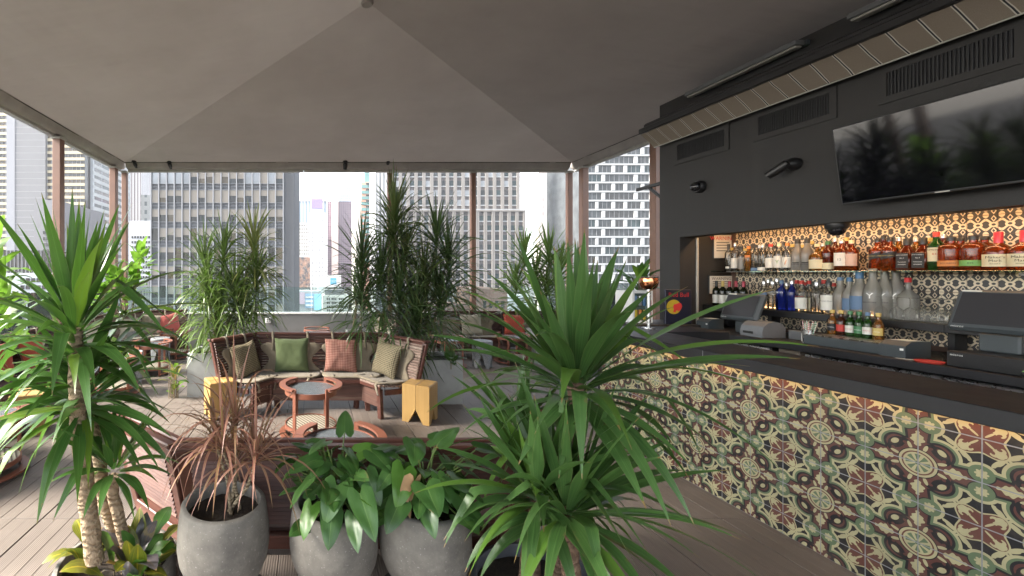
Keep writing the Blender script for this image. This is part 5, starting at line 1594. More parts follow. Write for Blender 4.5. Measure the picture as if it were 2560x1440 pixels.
def bottle(px, X, z, kind, h, r, glass, cap, label_txt, lab=None, text=None, caph=0.10, group=None, slant=0):
    """one bottle; lab = (z0, z1, material, arc degrees) fractions of the height; text = list of (string, size, material, z fraction)"""
    y = yx(px, X)
    t = thing('bottle', label_txt, 'bottle', (X, y, z), 0, group)
    sq = kind == 'square'
    if sq:
        m = MB()
        a = r * 0.92
        m.box(-a, a, -a, a, 0, h * 0.58, r * 0.18)
        m.lathe([(a * 0.92, h * 0.575), (a * 0.75, h * 0.66), (r * 0.40, h * 0.74), (r * 0.34, h * 0.80), (r * 0.34, h)], 16)
        part('glass_body', m.mesh('glass_body', glass, 40), t)
    else:
        part('glass_body', MB().lathe(lathe_prof(kind, r, h), 20, None, 0, False, True).mesh('glass_body', glass, 50), t)
    nr = {'round': 0.37, 'slim': 0.38, 'squat': 0.29, 'wine': 0.37, 'goose': 0.40, 'bulleit': 0.36, 'beer': 0.46, 'square': 0.40}[kind] * r
    if cap is not None:
        part('cap', MB().lathe([(nr * 1.06, h * (1 - caph)), (nr * 1.08, h * 1.0), (nr * 0.95, h * 1.012), (0, h * 1.014)], 14, None, 0, False, False).mesh('cap', cap, 40), t)
    if lab:
        z0, z1, lm, arc = lab
        rr = r * 1.015
        am = math.atan2(-y, -X) * 0.5 + math.pi * 0.5 if False else math.pi + 0.35
        if sq:
            lo = part('label_print', MB().box(-r * 0.94, -r * 0.925, -r * 0.74, r * 0.74, h * z0, h * z1).mesh('label_print', lm, 0), t)
        else:
            vs, fs = [], []
            n = 12
            a0, a1 = am - rad(arc) / 2, am + rad(arc) / 2
            for i in range(n + 1):
                a = a0 + (a1 - a0) * i / n
                s_ = slant * (i / n - 0.5) * h
                vs += [(rr * math.cos(a), rr * math.sin(a), h * z0 - s_), (rr * math.cos(a), rr * math.sin(a), h * z1 - s_)]
            for i in range(n):
                fs.append((2 * i, 2 * i + 2, 2 * i + 3, 2 * i + 1))
            lo = part('label_print', MB().add(vs, fs).mesh('label_print', lm, 180), t)
        for (s_, size, tm, zf) in (text or []):
            rot = Matrix.Rotation(rad(20), 4, 'Y') if not sq else Matrix.Identity(4)
            loc = V(-r * 0.955, 0, h * zf) if sq else V(rr * 1.03 * math.cos(am), rr * 1.03 * math.sin(am), h * zf)
            letter(lo, s_, size, tm, loc, M_FACEL, rot)
    return t
UX, UZ = 5.14, 1.697
G1 = 'clear spirit bottles on the glass shelf'
bottle(1822, 5.16, UZ, 'slim', 0.33, 0.036, g_clear, m_capblk, 'clear bottle with tall black capsule at the shelf end', (0.10, 0.17, m_paper, 60), caph=0.30)
bottle(1838, 5.16, UZ, 'slim', 0.34, 0.037, g_clear, m_capsil, 'clear bottle with white picture label on the glass shelf', (0.10, 0.46, m_paper, 150))
bottle(1854, 5.15, UZ, 'round', 0.29, 0.037, g_clear, m_capblk, 'clear bottle with dark upright print on the glass shelf', (0.08, 0.55, g_frost, 100))
bottle(1872, 5.15, UZ, 'slim', 0.29, 0.039, g_gold, m_lorange, 'gold bottle with orange seal on the glass shelf', (0.55, 0.64, m_lorange, 70))
bottle(1890, 5.15, UZ, 'round', 0.30, 0.042, g_clear, m_capblk, 'plain clear bottle beside the gold bottle', (0.02, 0.12, m_lblue, 150), group=G1)
bottle(1907, 5.15, UZ, 'round', 0.30, 0.042, g_clear, m_capsil, 'plain clear bottle with silver cap beside the cherry bottle', (0.02, 0.14, m_paper, 150), group=G1)
b = bottle(1927, 5.15, UZ, 'slim', 0.30, 0.042, g_clear, m_lred, 'clear bottle with red cherry label', (0.12, 0.48, m_paper, 150))
b = bottle(1948, 5.15, UZ, 'slim', 0.30, 0.042, g_clear, m_cream, 'clear bottle with green leaf label', (0.12, 0.55, m_paper, 150), [('Y', 0.05, m_lgreen, 0.33)])
bottle(1969, 5.15, UZ, 'slim', 0.30, 0.040, g_clear, m_lorange, 'clear bottle with white label and orange slash', (0.12, 0.50, m_paper, 120), [('/', 0.07, m_lorange, 0.30)])
G2 = 'frosted bottles with dark stopper on the glass shelf'
for px, lb in ((1994, 'frosted vodka bottle with dark stopper next to the orange slash bottle'), (2018, 'frosted vodka bottle with dark stopper next to the squat gold bottle')):
    bottle(px, 5.15, UZ, 'goose', 0.335, 0.050, g_frost, m_capblk, lb, (0.24, 0.27, m_ink, 60), [('GOOSE', 0.018, m_ink, 0.20)], 0.14, G2)
bottle(2043, 5.12, UZ, 'squat', 0.27, 0.056, g_gold, m_cream, 'squat gold bottle with wide cream label', (0.08, 0.42, m_cream, 150))
bottle(2070, 5.15, UZ, 'round', 0.29, 0.046, g_ambdk, m_capgrn, 'dark bottle with low cream label and green cap', (0.05, 0.27, m_cream, 150))
bottle(2104, 5.15, UZ, 'round', 0.30, 0.048, g_amber, m_capsil, 'amber bottle with tall white label and silver cap', (0.16, 0.58, m_paper, 150), [('12', 0.03, m_ink, 0.36)])
bottle(2129, 5.17, UZ, 'round', 0.29, 0.044, g_amber, m_cream, 'amber bottle with pale pink label', (0.16, 0.56, flat('label_pink', (0.55, 0.36, 0.28)), 130))
G3 = 'amber bottles with slanted black label'
for px, lb in ((2194, 'amber whisky bottle with slanted black label on the pink label bottle side'), (2224, 'amber whisky bottle with slanted black label beside the square whiskey bottles')):
    bottle(px, 5.15, UZ, 'round', 0.29, 0.050, g_amber, m_capblk, lb, (0.38, 0.55, m_lblack, 130), [('BLACK LABEL', 0.013, m_lgold, 0.46)], group=G3, slant=-0.10)
G4 = 'square black label whiskey bottles'
for px, lb in ((2268, 'square black label whiskey bottle beside the slanted label whisky'), (2308, 'square black label whiskey bottle beside the green whiskey bottle')):
    bottle(px, 5.15, UZ, 'square', 0.275, 0.050, g_ambdk, m_capblk, lb, (0.08, 0.55, m_lblack, 0), [("JACK DANIEL'S", 0.0105, m_inkw, 0.49), ('No.7', 0.014, m_inkw, 0.39), ('Tennessee', 0.012, m_inkw, 0.27), ('WHISKEY', 0.012, m_inkw, 0.19)], 0.2, G4)
bottle(2341, 5.15, UZ, 'slim', 0.315, 0.043, g_green, m_lred, 'green whiskey bottle with cream label and red capsule', (0.24, 0.60, m_cream, 150), [('JAMESON', 0.019, m_ink, 0.54), ('83', 0.022, m_lred, 0.43)], 0.12)
bottle(2378, 5.13, UZ, 'bulleit', 0.265, 0.062, g_amber, m_capblk, 'wide amber bottle with orange band label', (0.13, 0.30, m_lorange, 160), [('BOURBON', 0.015, m_ink, 0.215)])
bottle(2402, 5.24, UZ, 'bulleit', 0.265, 0.055, g_amber, m_capblk, 'amber bottle tucked behind the orange band bottle')
bottle(2434, 5.13, UZ, 'bulleit', 0.265, 0.062, g_amber, m_capblk, 'wide amber bottle with green band label', (0.13, 0.30, m_lgreen, 160), [('RYE', 0.016, m_ink, 0.215)])
bottle(2462, 5.24, UZ, 'bulleit', 0.265, 0.055, g_amber, m_capblk, 'amber bottle tucked behind the green band bottle')
G5 = 'red wax bourbon bottles'
for px, lb in ((2496, 'red wax necked bourbon bottle next to the green band bottles'), (2562, 'second red wax necked bourbon bottle counted from the green band bottles')):
    bottle(px, 5.12, UZ, 'squat', 0.285, 0.066, g_amber, m_waxred, lb, (0.10, 0.42, m_cream, 150), [("Maker's", 0.026, m_ink, 0.34), ('Mark', 0.026, m_ink, 0.25), ('WHISKY', 0.012, m_ink, 0.17)], 0.30, G5)
# rear row on the glass shelf
rr_ = random.Random(4)
for i, px in enumerate((1830, 1846, 1863, 1881, 1899, 1917, 1938, 1959, 1981, 2006, 2030, 2057, 2088, 2117, 2209, 2247, 2290, 2325, 2358)):
    cl = px < 2035
    bottle(px, 5.245, UZ, rr_.choice(('round', 'slim')), rr_.uniform(0.27, 0.33), 0.040, g_clear if cl else rr_.choice((g_amber, g_gold, g_ambdk)), rr_.choice((m_capblk, m_capsil, m_lgold)),
           'clear bottle in the rear row of the glass shelf' if cl else 'amber bottle in the rear row of the glass shelf', None, None, 0.1, 'rear row clear bottles' if cl else 'rear row amber bottles')
# lower tier
LX, LZ = 5.10, 1.271
wl = ['white wine bottle with gold neck beside the warning notice', 'white wine bottle with dark neck beside the far till', 'red capsule wine bottle half behind the far till, nearest the white wines', 'red capsule wine bottle behind the far till', 'red capsule wine bottle at the tiled edge behind the far till']
for q, (px, cp) in enumerate(((1791, m_capblk), (1807, m_lgold), (1824, m_capdkr), (1840, m_capdkr), (1859, m_capdkr))):
    bottle(px, 5.06 if q < 3 else 5.12, LZ, 'wine', 0.30, 0.037, g_wine, cp, wl[q], (0.10, 0.44, m_paper, 140) if q < 3 else None, None, 0.25)
bottle(1910, LX, LZ, 'round', 0.31, 0.040, g_clear, m_capsil, 'clear bottle with small blue label beside the far till', (0.50, 0.60, m_lblue, 120))
bottle(1932, LX, LZ, 'slim', 0.31, 0.043, g_clear, m_capsil, 'clear ribbed bottle with lettering beside the cobalt bottles', (0.54, 0.62, g_frost, 150), [('FINLANDIA', 0.013, m_ink, 0.58)])
bottle(1954, LX, LZ, 'round', 0.32, 0.044, g_blue, m_lblue, 'cobalt blue bottle with white script', (0.55, 0.68, g_blue, 100), [('SKYY', 0.026, m_inkw, 0.60)])
bottle(1980, LX, LZ, 'round', 0.32, 0.044, g_blue, m_capsil, 'cobalt blue bottle with silver cap')
bottle(2004, LX, LZ, 'round', 0.32, 0.046, g_clear, m_lred, 'clear bottle with red cap and red white label', (0.10, 0.46, m_paper, 140), [('SMIRNOFF', 0.013, m_lred, 0.50)])
bottle(2022, LX + 0.06, LZ, 'round', 0.32, 0.042, g_clear, m_lred, 'clear bottle with red cap and beige side label', (0.08, 0.46, m_cream, 80))
bottle(2042, LX, LZ, 'round', 0.31, 0.044, g_clear, m_capsil, 'unlabelled clear bottle with silver neck', None)
bottle(2060, LX + 0.10, LZ, 'round', 0.33, 0.042, g_clear, m_lred, 'clear bottle with red cap behind the white label vodka')
bottle(2072, LX, LZ, 'round', 0.32, 0.052, g_clear, m_capblk, 'clear bottle with broad white label', (0.12, 0.58, m_paper, 150), [('Ketel One', 0.018, m_ink, 0.40)])
bottle(2101, LX, LZ, 'goose', 0.36, 0.050, g_frost, m_lblue, 'smaller frosted bottle with pale blue neck ribbon', None, None, 0.08)
bottle(2124, LX - 0.02, LZ, 'goose', 0.36, 0.046, g_frost, m_capblue, 'smaller frosted goose bottle with blue cap', (0.16, 0.46, m_lblue, 130))
bottle(2149, LX - 0.03, LZ, 'goose', 0.42, 0.058, g_frost, m_capblue, 'large frosted goose bottle with blue cap', (0.16, 0.46, m_lblue, 130), [('GREY GOOSE', 0.013, m_ink, 0.12)], 0.16)
G6 = 'large frosted bottles with etched tree'
for px, xo, lb in ((2182, -0.03, 'large frosted bottle with etched tree next to the large goose bottle'), (2212, 0.03, 'large frosted etched tree bottle between two of its kind'), (2240, 0.08, 'large frosted etched tree bottle next to the red neck strip bottle')):
    bottle(px, LX + xo, LZ, 'goose', 0.44, 0.060, g_frost, g_frost, lb, (0.29, 0.35, g_frost, 70), [('BELVEDERE', 0.015, m_ink, 0.32), ('Y', 0.07, m_inkw, 0.45)], 0.1, G6)
bottle(2270, LX + 0.08, LZ, 'squat', 0.36, 0.062, g_frost, m_inkr, 'frosted round shouldered bottle with red neck strip')
for i, px in enumerate((1921, 1943, 1967, 1992, 2013, 2033, 2052, 2084)):
    bottle(px, 5.235, LZ, 'round', rr_.uniform(0.29, 0.34), 0.042, g_clear, rr_.choice((m_capsil, m_lred, m_capblk)), 'clear bottle in the rear row of the bottle tier', None, None, 0.1, 'rear row bottles on the tier')
# beers on the low riser
RZ = 1.105
rs_ = thing('scanner_tray', 'flat stainless tray with beer bottles on it', 'tray', (4.78, 3.66, 1.0105))
part('body', MB().box(-0.14, 0.16, -0.26, 0.29, 0, 0.085, 0.006).mesh('body', m_dkgrey), rs_)
part('steel_lid', MB().box(-0.13, 0.15, -0.25, 0.28, 0.0855, 0.094, 0.003).mesh('steel_lid', m_steel), rs_)
bl = [(2081, g_gold, m_lgold, 'clear beer bottle with dark round label next to the straw cup', m_lblack, 'IMPERIAL'), (2103, g_brown, m_lgold, 'brown beer bottle with red oval label', m_lred, ''), (2126, g_green, m_capgrn, 'green beer bottle with white oval label next to the brown beer', m_paper, 'Heineken'), (2148, g_green, m_capgrn, 'green beer bottle with dark banded oval label', m_capgrn, 'Heineken'), (2170, g_green, m_lblue, 'green beer bottle with blue neck foil', m_paper, 'PERONI'), (2196, g_gold, m_lgold, 'golden beer bottle with gold neck foil', m_lgold, 'Corona')]
for (px, g, cp, lb, lm, tx) in bl:
    bottle(px, 4.86, RZ, 'beer', 0.225, 0.031, g, cp, lb, (0.16, 0.44, lm, 130), [(tx, 0.011, m_inkr if lm is m_paper else m_inkw, 0.30)] if tx else None, 0.12)
# inverted wine glasses
m_stemglass = glass_mat('stemware_glass', (0.97, 0.97, 0.96), 0.10, (0.9, 0.9, 0.88), 0.05, 1.3, True, 0.45)
prof = [(0.030, 0.0), (0.036, 0.03), (0.039, 0.06), (0.034, 0.09), (0.015, 0.108), (0.005, 0.115), (0.004, 0.185), (0.010, 0.190), (0.034, 0.194), (0.034, 0.196)]
me_glass = MB().lathe(prof, 18, None, 0, False, True).mesh('wine_glass', m_stemglass, 60)
for i in range(8):
    for j in range(2):
        o = solo('wine_glass', me_glass, 'upturned wine glass on the tier end beside the frosted bottles' , 'wine glass', (5.06 + j * 0.10, 3.72 - i * 0.082 + j * 0.03 - (0.02 if i else 0), LZ), group='upturned wine glasses on the bottle tier')
part('tier_end', MB().box(4.99, XN - 0.012, 3.02, 3.2995, 1.205, 1.27, 0.003).mesh('tier_end', m_blackmat), bb)

# ------------------------------------------------------------------ tills, printers, notices
def till(y, x, label, big=True, brand='micros'):
    t = thing('till_screen', label, 'till', (x, y, 1.0105))
    part('stand', MB().box(0.02, 0.14, -0.09, 0.09, 0.0, 0.13, 0.01).mesh('stand', m_dkgrey), t)
    zc, hh, hw = 0.285, 0.155, 0.20
    rot = (0, rad(20), 0)
    b = part('display_case', MB().box(-0.03, 0.035, -hw, hw, -hh, hh, 0.022).mesh('display_case', m_dkgrey), t, (0.02, 0, zc), rot)
    part('screen', MB().box(-0.0335, -0.0305, -hw + 0.035, hw - 0.035, -hh + 0.045, hh - 0.03).mesh('screen', m_tscreen, 0), b)
    part('sticker', MB().box(-0.0335, -0.0305, hw - 0.12, hw - 0.03, hh - 0.022, hh - 0.012).mesh('sticker', m_paper, 0), b)
    letter(b, brand, 0.022, m_inkw, (-0.0335, hw - 0.065, -hh + 0.022))
    return t
m_tscreen = MT('till_screen'); m_tscreen = m_tscreen.done(m_tscreen.pbsdf((0.035, 0.035, 0.038), 0.25, 0, None, 0.5))
till(4.62, 4.74, 'far grey till screen below the wine bottles')
t2 = till(2.90, 4.72, 'near grey till screen right of the wine glasses')
t = thing('cash_drawer', 'black cash drawer under the near till screen', 'cash drawer', (4.68, 2.78, 1.0105))
t2.location.z += 0.112; t2.location.x += 0.02
part('case', MB().box(-0.10, 0.38, -0.24, 0.24, 0, 0.11, 0.006).mesh('case', m_black), t)
part('slot', MB().box(-0.103, -0.1005, -0.12, 0.06, 0.045, 0.05).mesh('slot', m_lblack, 0), t)
letter(t, 'micros', 0.022, m_inkw, (-0.102, 0.19, 0.085))
def printer(y, x, w, h, d, label, mt, paper=True):
    t = thing('receipt_printer', label, 'printer', (x, y, 1.0105))
    vs = [(-d / 2, 0), (d / 2, 0), (d / 2, h), (-d / 2 + 0.05, h), (-d / 2, h * 0.72)]
    Mx = Matrix(((1, 0, 0, 0), (0, 0, -1, 0), (0, 1, 0, 0), (0, 0, 0, 1)))
    part('case', MB().prism(vs, -w / 2, w / 2, Mx).mesh('case', mt, 30), t)
    if paper:
        part('receipt', MB().box(-d / 2 + 0.06, d / 2 - 0.03, -w * 0.32, w * 0.32, h + 0.001, h + 0.003).mesh('receipt', m_paper, 0), t)
    part('logo', MB().box(-d / 2 - 0.002, -d / 2 - 0.0003, -w / 2 + 0.01, -w / 2 + 0.03, h * 0.45, h * 0.58).mesh('logo', m_inkw, 0), t)
printer(3.33, 4.72, 0.15, 0.13, 0.20, 'dark receipt printer beside the beer tray', m_dkgrey)
printer(4.98, 4.74, 0.15, 0.12, 0.18, 'small dark receipt printer at the far end of the back bar', m_dkgrey)
t = thing('label_printer', 'rounded grey ticket printer right of the far till', 'printer', (4.70, 4.38, 1.0105))
Mx = Matrix(((1, 0, 0, 0), (0, 0, -1, 0), (0, 1, 0, 0), (0, 0, 0, 1)))
part('case', MB().prism([(-0.10, 0), (0.14, 0), (0.14, 0.10), (0.10, 0.15), (0.03, 0.165), (-0.04, 0.15), (-0.085, 0.11), (-0.10, 0.06)], -0.11, 0.11, Mx).mesh('case', m_grey, 30), t)
part('window', MB().box(-0.103, -0.1005, -0.02, 0.08, 0.03, 0.055).mesh('window', m_black, 0), t)
t = thing('card_reader', 'black card reader with coloured keys beside the near till', 'card reader', (4.56, 2.62, 1.012))
rot = (0, rad(-28), rad(0))
cr = part('body', MB().box(-0.09, 0.09, -0.04, 0.04, 0, 0.035, 0.01).mesh('body', m_black), t, (0.03, 0, 0.045), rot)
part('base', MB().box(-0.05, 0.10, -0.045, 0.045, 0, 0.04, 0.008).mesh('base', m_black), t)
part('display', MB().box(0.02, 0.08, -0.03, 0.03, 0.0352, 0.0365).mesh('display', m_grey, 0), cr)
for k, mm in enumerate((m_inkr, m_yel, m_lgreen)):
    part('key', MB().box(-0.08, -0.068, -0.03 + k * 0.022, -0.012 + k * 0.022, 0.0352, 0.039, 0.001).mesh('key', mm, 0), cr)
for i in range(9):
    part('key', MB().box(-0.06 + (i // 3) * 0.02, -0.046 + (i // 3) * 0.02, -0.03 + (i % 3) * 0.022, -0.014 + (i % 3) * 0.022, 0.0352, 0.039, 0.001).mesh('key', m_grey, 0), cr)
solo('ashtray', MB().lathe([(0, 0), (0.06, 0), (0.07, 0.012), (0.066, 0.016), (0.058, 0.006), (0, 0.006)], 24, None, 0, False, False).mesh('ashtray', m_lred), 'small red round dish beside the cash drawer', 'dish', (4.58, 3.10, 1.0105))
t = thing('straw_cup', 'steel cup of striped paper straws beside the beers', 'cup', (4.70, 3.96, 1.0105))
part('cup', MB().lathe([(0, 0), (0.034, 0), (0.040, 0.13), (0.038, 0.13), (0.032, 0.004), (0, 0.004)], 20, None, 0, False, False).mesh('cup', m_steel), t)
def straw_mat(n, c):
    q = MT(n); x, y, z = q.xyz(q.co()); a = y.atan2(x)
    f = ((z * 60.0) + a * 0.16).fr().lt(0.5)
    return q.done(q.pbsdf(q.mixc(f, c, (0.7, 0.7, 0.66)), 0.7))
m_sg, m_sr = straw_mat('green_striped_paper', (0.04, 0.3, 0.14)), straw_mat('red_striped_paper', (0.5, 0.08, 0.08))
for i in range(16):
    a = i * 2.4; rr = 0.028 * math.sqrt((i + 0.5) / 16)
    b0 = V(rr * 0.5 * math.cos(a), rr * 0.5 * math.sin(a), 0.01); b1 = V(rr * 1.9 * math.cos(a), rr * 1.9 * math.sin(a) - 0.02, 0.19 + 0.01 * (i % 3))
    part('straw', MB().tube([b0, b1], 0.0032, 6).mesh('straw', m_sg if i % 2 else m_sr), t)
t = thing('napkin_pack', 'white folded card behind the straw cup', 'card', (4.78, 4.05, 1.0105))
part('card', MB().box(-0.005, 0.005, -0.03, 0.03, 0, 0.075).mesh('card', m_paper, 0), t)
def notice(px0, px1, py0, py1, title, tm, label, lines):
    Xn = lambda px: (px - CX) * (YJ - 0.012) / F
    x0, x1 = Xn(px0), Xn(px1); z1, z0 = zx(py0, YJ), zx(py1, YJ)
    t = thing('wall_notice', label, 'notice', ((x0 + x1) / 2, YJ - 0.001, (z0 + z1) / 2))
    hw, hh = (x1 - x0) / 2, (z1 - z0) / 2
    part('frame', MB().box(-hw - 0.012, hw + 0.012, -0.012, -0.001, -hh - 0.012, hh + 0.012, 0.003).mesh('frame', m_black), t)
    pp_ = part('sheet', MB().box(-hw, hw, -0.0145, -0.0125, -hh, hh).mesh('sheet', m_paper, 0), t)
    letter(pp_, title, hh * 0.46, tm, (0, -0.0155, hh * 0.70), M_FACEN)
    for i in range(lines):
        part('text_line', MB().box(-hw * 0.75, hw * (0.75 - 0.15 * (i % 2)), -0.0155, -0.0148, hh * (0.35 - i * 0.24) - 0.006, hh * (0.35 - i * 0.24) + 0.006).mesh('text_line', m_grey, 0), pp_)
notice(1785, 1828, 588, 645, 'WARNING', m_inkr, 'framed notice with red WARNING heading beside the upper shelf', 4)
notice(1774, 1832, 690, 734, 'WARNING', m_ink, 'framed notice with black WARNING heading above the wine bottles', 5)

# ------------------------------------------------------------------ drinks cooler and copper vessel beyond the bar end
ws = thing('service_stand', 'dark service stand carrying the drinks cooler', 'counter', (4.30, 5.30, 0))
part('stand_top', MB().box(-0.42, 0.39, -0.30, 0.28, 1.0, 1.05, 0.004).mesh('stand_top', m_blackmat), ws)
part('stand_body', MB().box(-0.38, 0.39, -0.26, 0.25, 0.0, 0.999).mesh('stand_body', m_charcoal, 0), ws)
dc_ = thing('drinks_cooler', 'small white drinks cooler with cans behind a glass door', 'cooler', (4.12, 5.22, 1.0505))
part('cabinet', MB().box(-0.14, 0.11, 0.012, 0.27, 0.0, 0.40, 0.006).mesh('cabinet', m_white), dc_)
fr = MB()
for (a, b2, c, d) in ((-0.14, 0.11, 0.0, 0.03), (-0.14, 0.11, 0.37, 0.40), (-0.14, -0.115, 0.03, 0.37), (0.045, 0.11, 0.03, 0.37)):
    fr.box(a, b2, -0.03, 0.010, c, d)
dr_ = part('door_frame', fr.mesh('door_frame', m_white, 0), dc_)
part('door_back', MB().box(-0.115, 0.045, 0.004, 0.0115, 0.03, 0.37).mesh('door_back', m_grey, 0), dc_)
part('door_glass', MB().box(-0.115, 0.045, -0.024, -0.020, 0.03, 0.37).mesh('door_glass', m_parglass, 0), dr_)
letter(dr_, 'Red Bull', 0.062, m_inkr, (0.078, -0.0315, 0.18), M_FACEN, Matrix.Rotation(rad(90), 4, 'Z'))
m_cansil = mat('can_silver', (0.6, 0.62, 0.65), 0.3, 0.8, 0.03, 5, 0)
for i in range(3):
    for r_ in range(2):
        solo('drink_can', MB().lathe([(0.0, 0.0), (0.018, 0.0), (0.021, 0.008), (0.021, 0.115), (0.016, 0.125), (0, 0.125)], 16, None, 0, False, False).mesh('drink_can', [m_lblue, m_cansil, m_capblue, m_yel, m_lorange, m_yel][i + 3 * r_]),
             ['blue can on the top row in the drinks cooler', 'silver can on the top row in the drinks cooler', 'dark blue can on the top row in the drinks cooler', 'yellow can on the bottom row below the blue can', 'orange can on the bottom row in the drinks cooler', 'yellow can on the bottom row below the dark blue can'][i + 3 * r_], 'can', (4.03 + i * 0.052, 5.209, 1.0505 + (0.215 if r_ == 0 else 0.04)), None, None, 'cans in the drinks cooler' if r_ else None)
lp = thing('logo_panel', 'black panel with red bull on a yellow disc', 'panel', (4.46, 5.10, 1.0505))
part('board', MB().box(-0.16, 0.16, -0.015, 0.015, 0.0, 0.42, 0.006).mesh('board', flat('panel_navy', (0.012, 0.014, 0.03), 0.35)), lp)
Mfn = Matrix.Translation((-0.06, -0.0165, 0.21)) @ M_FACEN
part('yellow_disc', MB().lathe([(0, 0), (0.088, 0), (0.088, 0.001), (0, 0.001)], 32, Mfn, 0, False, False).mesh('yellow_disc', m_yel, 0), lp)
bull = [(-0.01, -0.06), (0.02, -0.065), (0.03, -0.04), (0.06, -0.05), (0.085, -0.03), (0.10, 0.01), (0.085, 0.045), (0.06, 0.05), (0.03, 0.035), (0.0, 0.03), (-0.01, 0.0), (0.0, -0.03)]
part('bull_mark', MB().prism(bull, 0.0015, 0.0025, Mfn).mesh('bull_mark', m_inkr, 0), lp)
letter(lp, 'Red Bull', 0.075, m_inkr, (0.0, -0.0165, 0.355), M_FACEN)
cv = thing('copper_vessel', 'polished copper bowl on a steel stem at the bar end', 'vessel', at(1622, 801, 4.95))
cv.location.z = 1.106; 
cv.location = (3.60, 4.33 + 0.0, 1.106)
sc_ = 4.33 / 4.95
cv.location = (at(1622, 700, 4.30).x, 4.30, 1.106)
zt = zx(708, 4.30) - 1.106
part('stem', MB().lathe([(0.06, 0.0), (0.06, 0.008), (0.017, 0.014), (0.017, zt - 0.06)], 20).mesh('stem', m_steel), cv)
part('bowl', MB().lathe([(0.0, zt - 0.066), (0.045, zt - 0.062), (0.068, zt - 0.04), (0.079, zt), (0.079, zt + 0.03), (0.074, zt + 0.055), (0.0, zt + 0.057)], 28, None, 0, False, False).mesh('bowl', m_copper), cv)
part('lid_ring', MB().lathe([(0.077, zt + 0.056), (0.082, zt + 0.06), (0.077, zt + 0.066), (0.0, zt + 0.066)], 28, None, 0, False, False).mesh('lid_ring', m_steel), cv)
part('knob', MB().lathe([(0.008, zt + 0.066), (0.008, zt + 0.082), (0.013, zt + 0.09), (0.0, zt + 0.098)], 12, None, 0, False, False).mesh('knob', m_steel), cv)
part('slab_top', MB().box(3.401, 4.05, 4.05, YB1 + 0.06, 1.022, 1.105, 0.004).mesh('slab_top', m_blackmat), bar)
part('return_panel', MB().box(3.42, 4.0, YB1 - 0.02, YB1 + 0.028, 0.0, 1.021).mesh('return_panel', m_charcoal, 0), bar)

# cables and papers on the back bar
for k, (pts, lb) in enumerate((([(5.0, 4.70, 1.03), (4.95, 4.62, 1.016), (4.86, 4.55, 1.016), (4.84, 4.46, 1.05)], 'black cable behind the rounded ticket printer'), ([(4.98, 3.30, 1.03), (4.90, 3.22, 1.016), (4.80, 3.18, 1.016), (4.74, 3.08, 1.016), (4.78, 3.03, 1.06)], 'black cable looping beside the red dish'), ([(4.62, 2.60, 1.04), (4.66, 2.50, 1.016), (4.80, 2.46, 1.016), (4.95, 2.55, 1.02)], 'black cable of the card reader'))):
    solo('cable', MB().tube([V(*p) for p in pts], 0.005, 6).mesh('cable', m_black), lb, 'cable')
solo('receipt_slip', MB().box(-0.02, 0.02, -0.045, 0.045, 0, 0.001).mesh('receipt_slip', m_paper, 0), 'white receipt slip on the back bar before the dark printer', 'receipt', (4.60, 3.24, 1.0108), (0, 0, rad(20)))
solo('small_box', MB().box(-0.04, 0.04, -0.06, 0.06, 0, 0.09, 0.003).mesh('small_box', m_grey), 'small grey box between the ticket printer and the straw cup', 'box', (4.86, 4.17, 1.0108))

# ------------------------------------------------------------------ city beyond the parapet
GZ = -62.0
def facade(name, col, var=0.05, sc=0.08, rough=0.8):
    return mat(name, col, rough, 0, var, sc, 0)
def wglass(name, col, rough=0.12, spec=0.8):
    t = MT(name); n = t.noise(0.35, 2, 0.5, t.pos())
    c = t.mixc(t.ramp(n, 0.35, 0.65), tuple(q * 0.6 for q in col), col)
    c = t.mixc(X(t.nt, t.rndm()) * 0.45, c, tuple(q * 0.35 for q in col))
    return t.done(t.pbsdf(c, rough, 0.0, None, spec))
w_dark = wglass('office_glass_dark', (0.035, 0.034, 0.035), 0.12, 0.4); w_teal = wglass('teal_glass', (0.05, 0.075, 0.08), 0.25, 0.3); w_sky = wglass('sky_toned_glass', (0.30, 0.315, 0.33), 0.1, 0.9)  # sky panes: reflected sky painted as a pale base colour
w_warm = wglass('warm_toned_glass', (0.12, 0.09, 0.055), 0.15, 0.4); w_grey = wglass('grey_glass', (0.085, 0.094, 0.10), 0.3, 0.25)  # warm panes: a brownish base tone only
f_blind = facade('office_blind', (0.30, 0.265, 0.225)); f_steel = facade('steel_mullion', (0.248, 0.254, 0.267)); f_span = facade('grey_spandrel', (0.136, 0.140, 0.149)); f_pier = facade('slate_pier', (0.093, 0.098, 0.107))
f_white = facade('white_precast', (0.40, 0.408, 0.41)); f_cream = facade('cream_band', (0.496, 0.424, 0.288)); f_shaft = facade('grey_shaft', (0.161, 0.161, 0.171)); f_shaft2 = facade('lilac_grey_shaft', (0.236, 0.242, 0.267))
f_stone = facade('grey_stone', (0.198, 0.183, 0.174)); f_stone2 = facade('stone_pier', (0.223, 0.208, 0.195)); f_spdk = facade('brown_grey_spandrel', (0.105, 0.096, 0.096)); f_sill = facade('white_sill', (0.341, 0.353, 0.360))
f_brick = facade('red_brick', (0.205, 0.118, 0.093), 0.12, 0.8); f_peach = facade('peach_brick', (0.384, 0.310, 0.260)); f_pale = facade('pale_blue_white', (0.384, 0.409, 0.434)); f_conc = facade('lilac_concrete', (0.186, 0.183, 0.195))
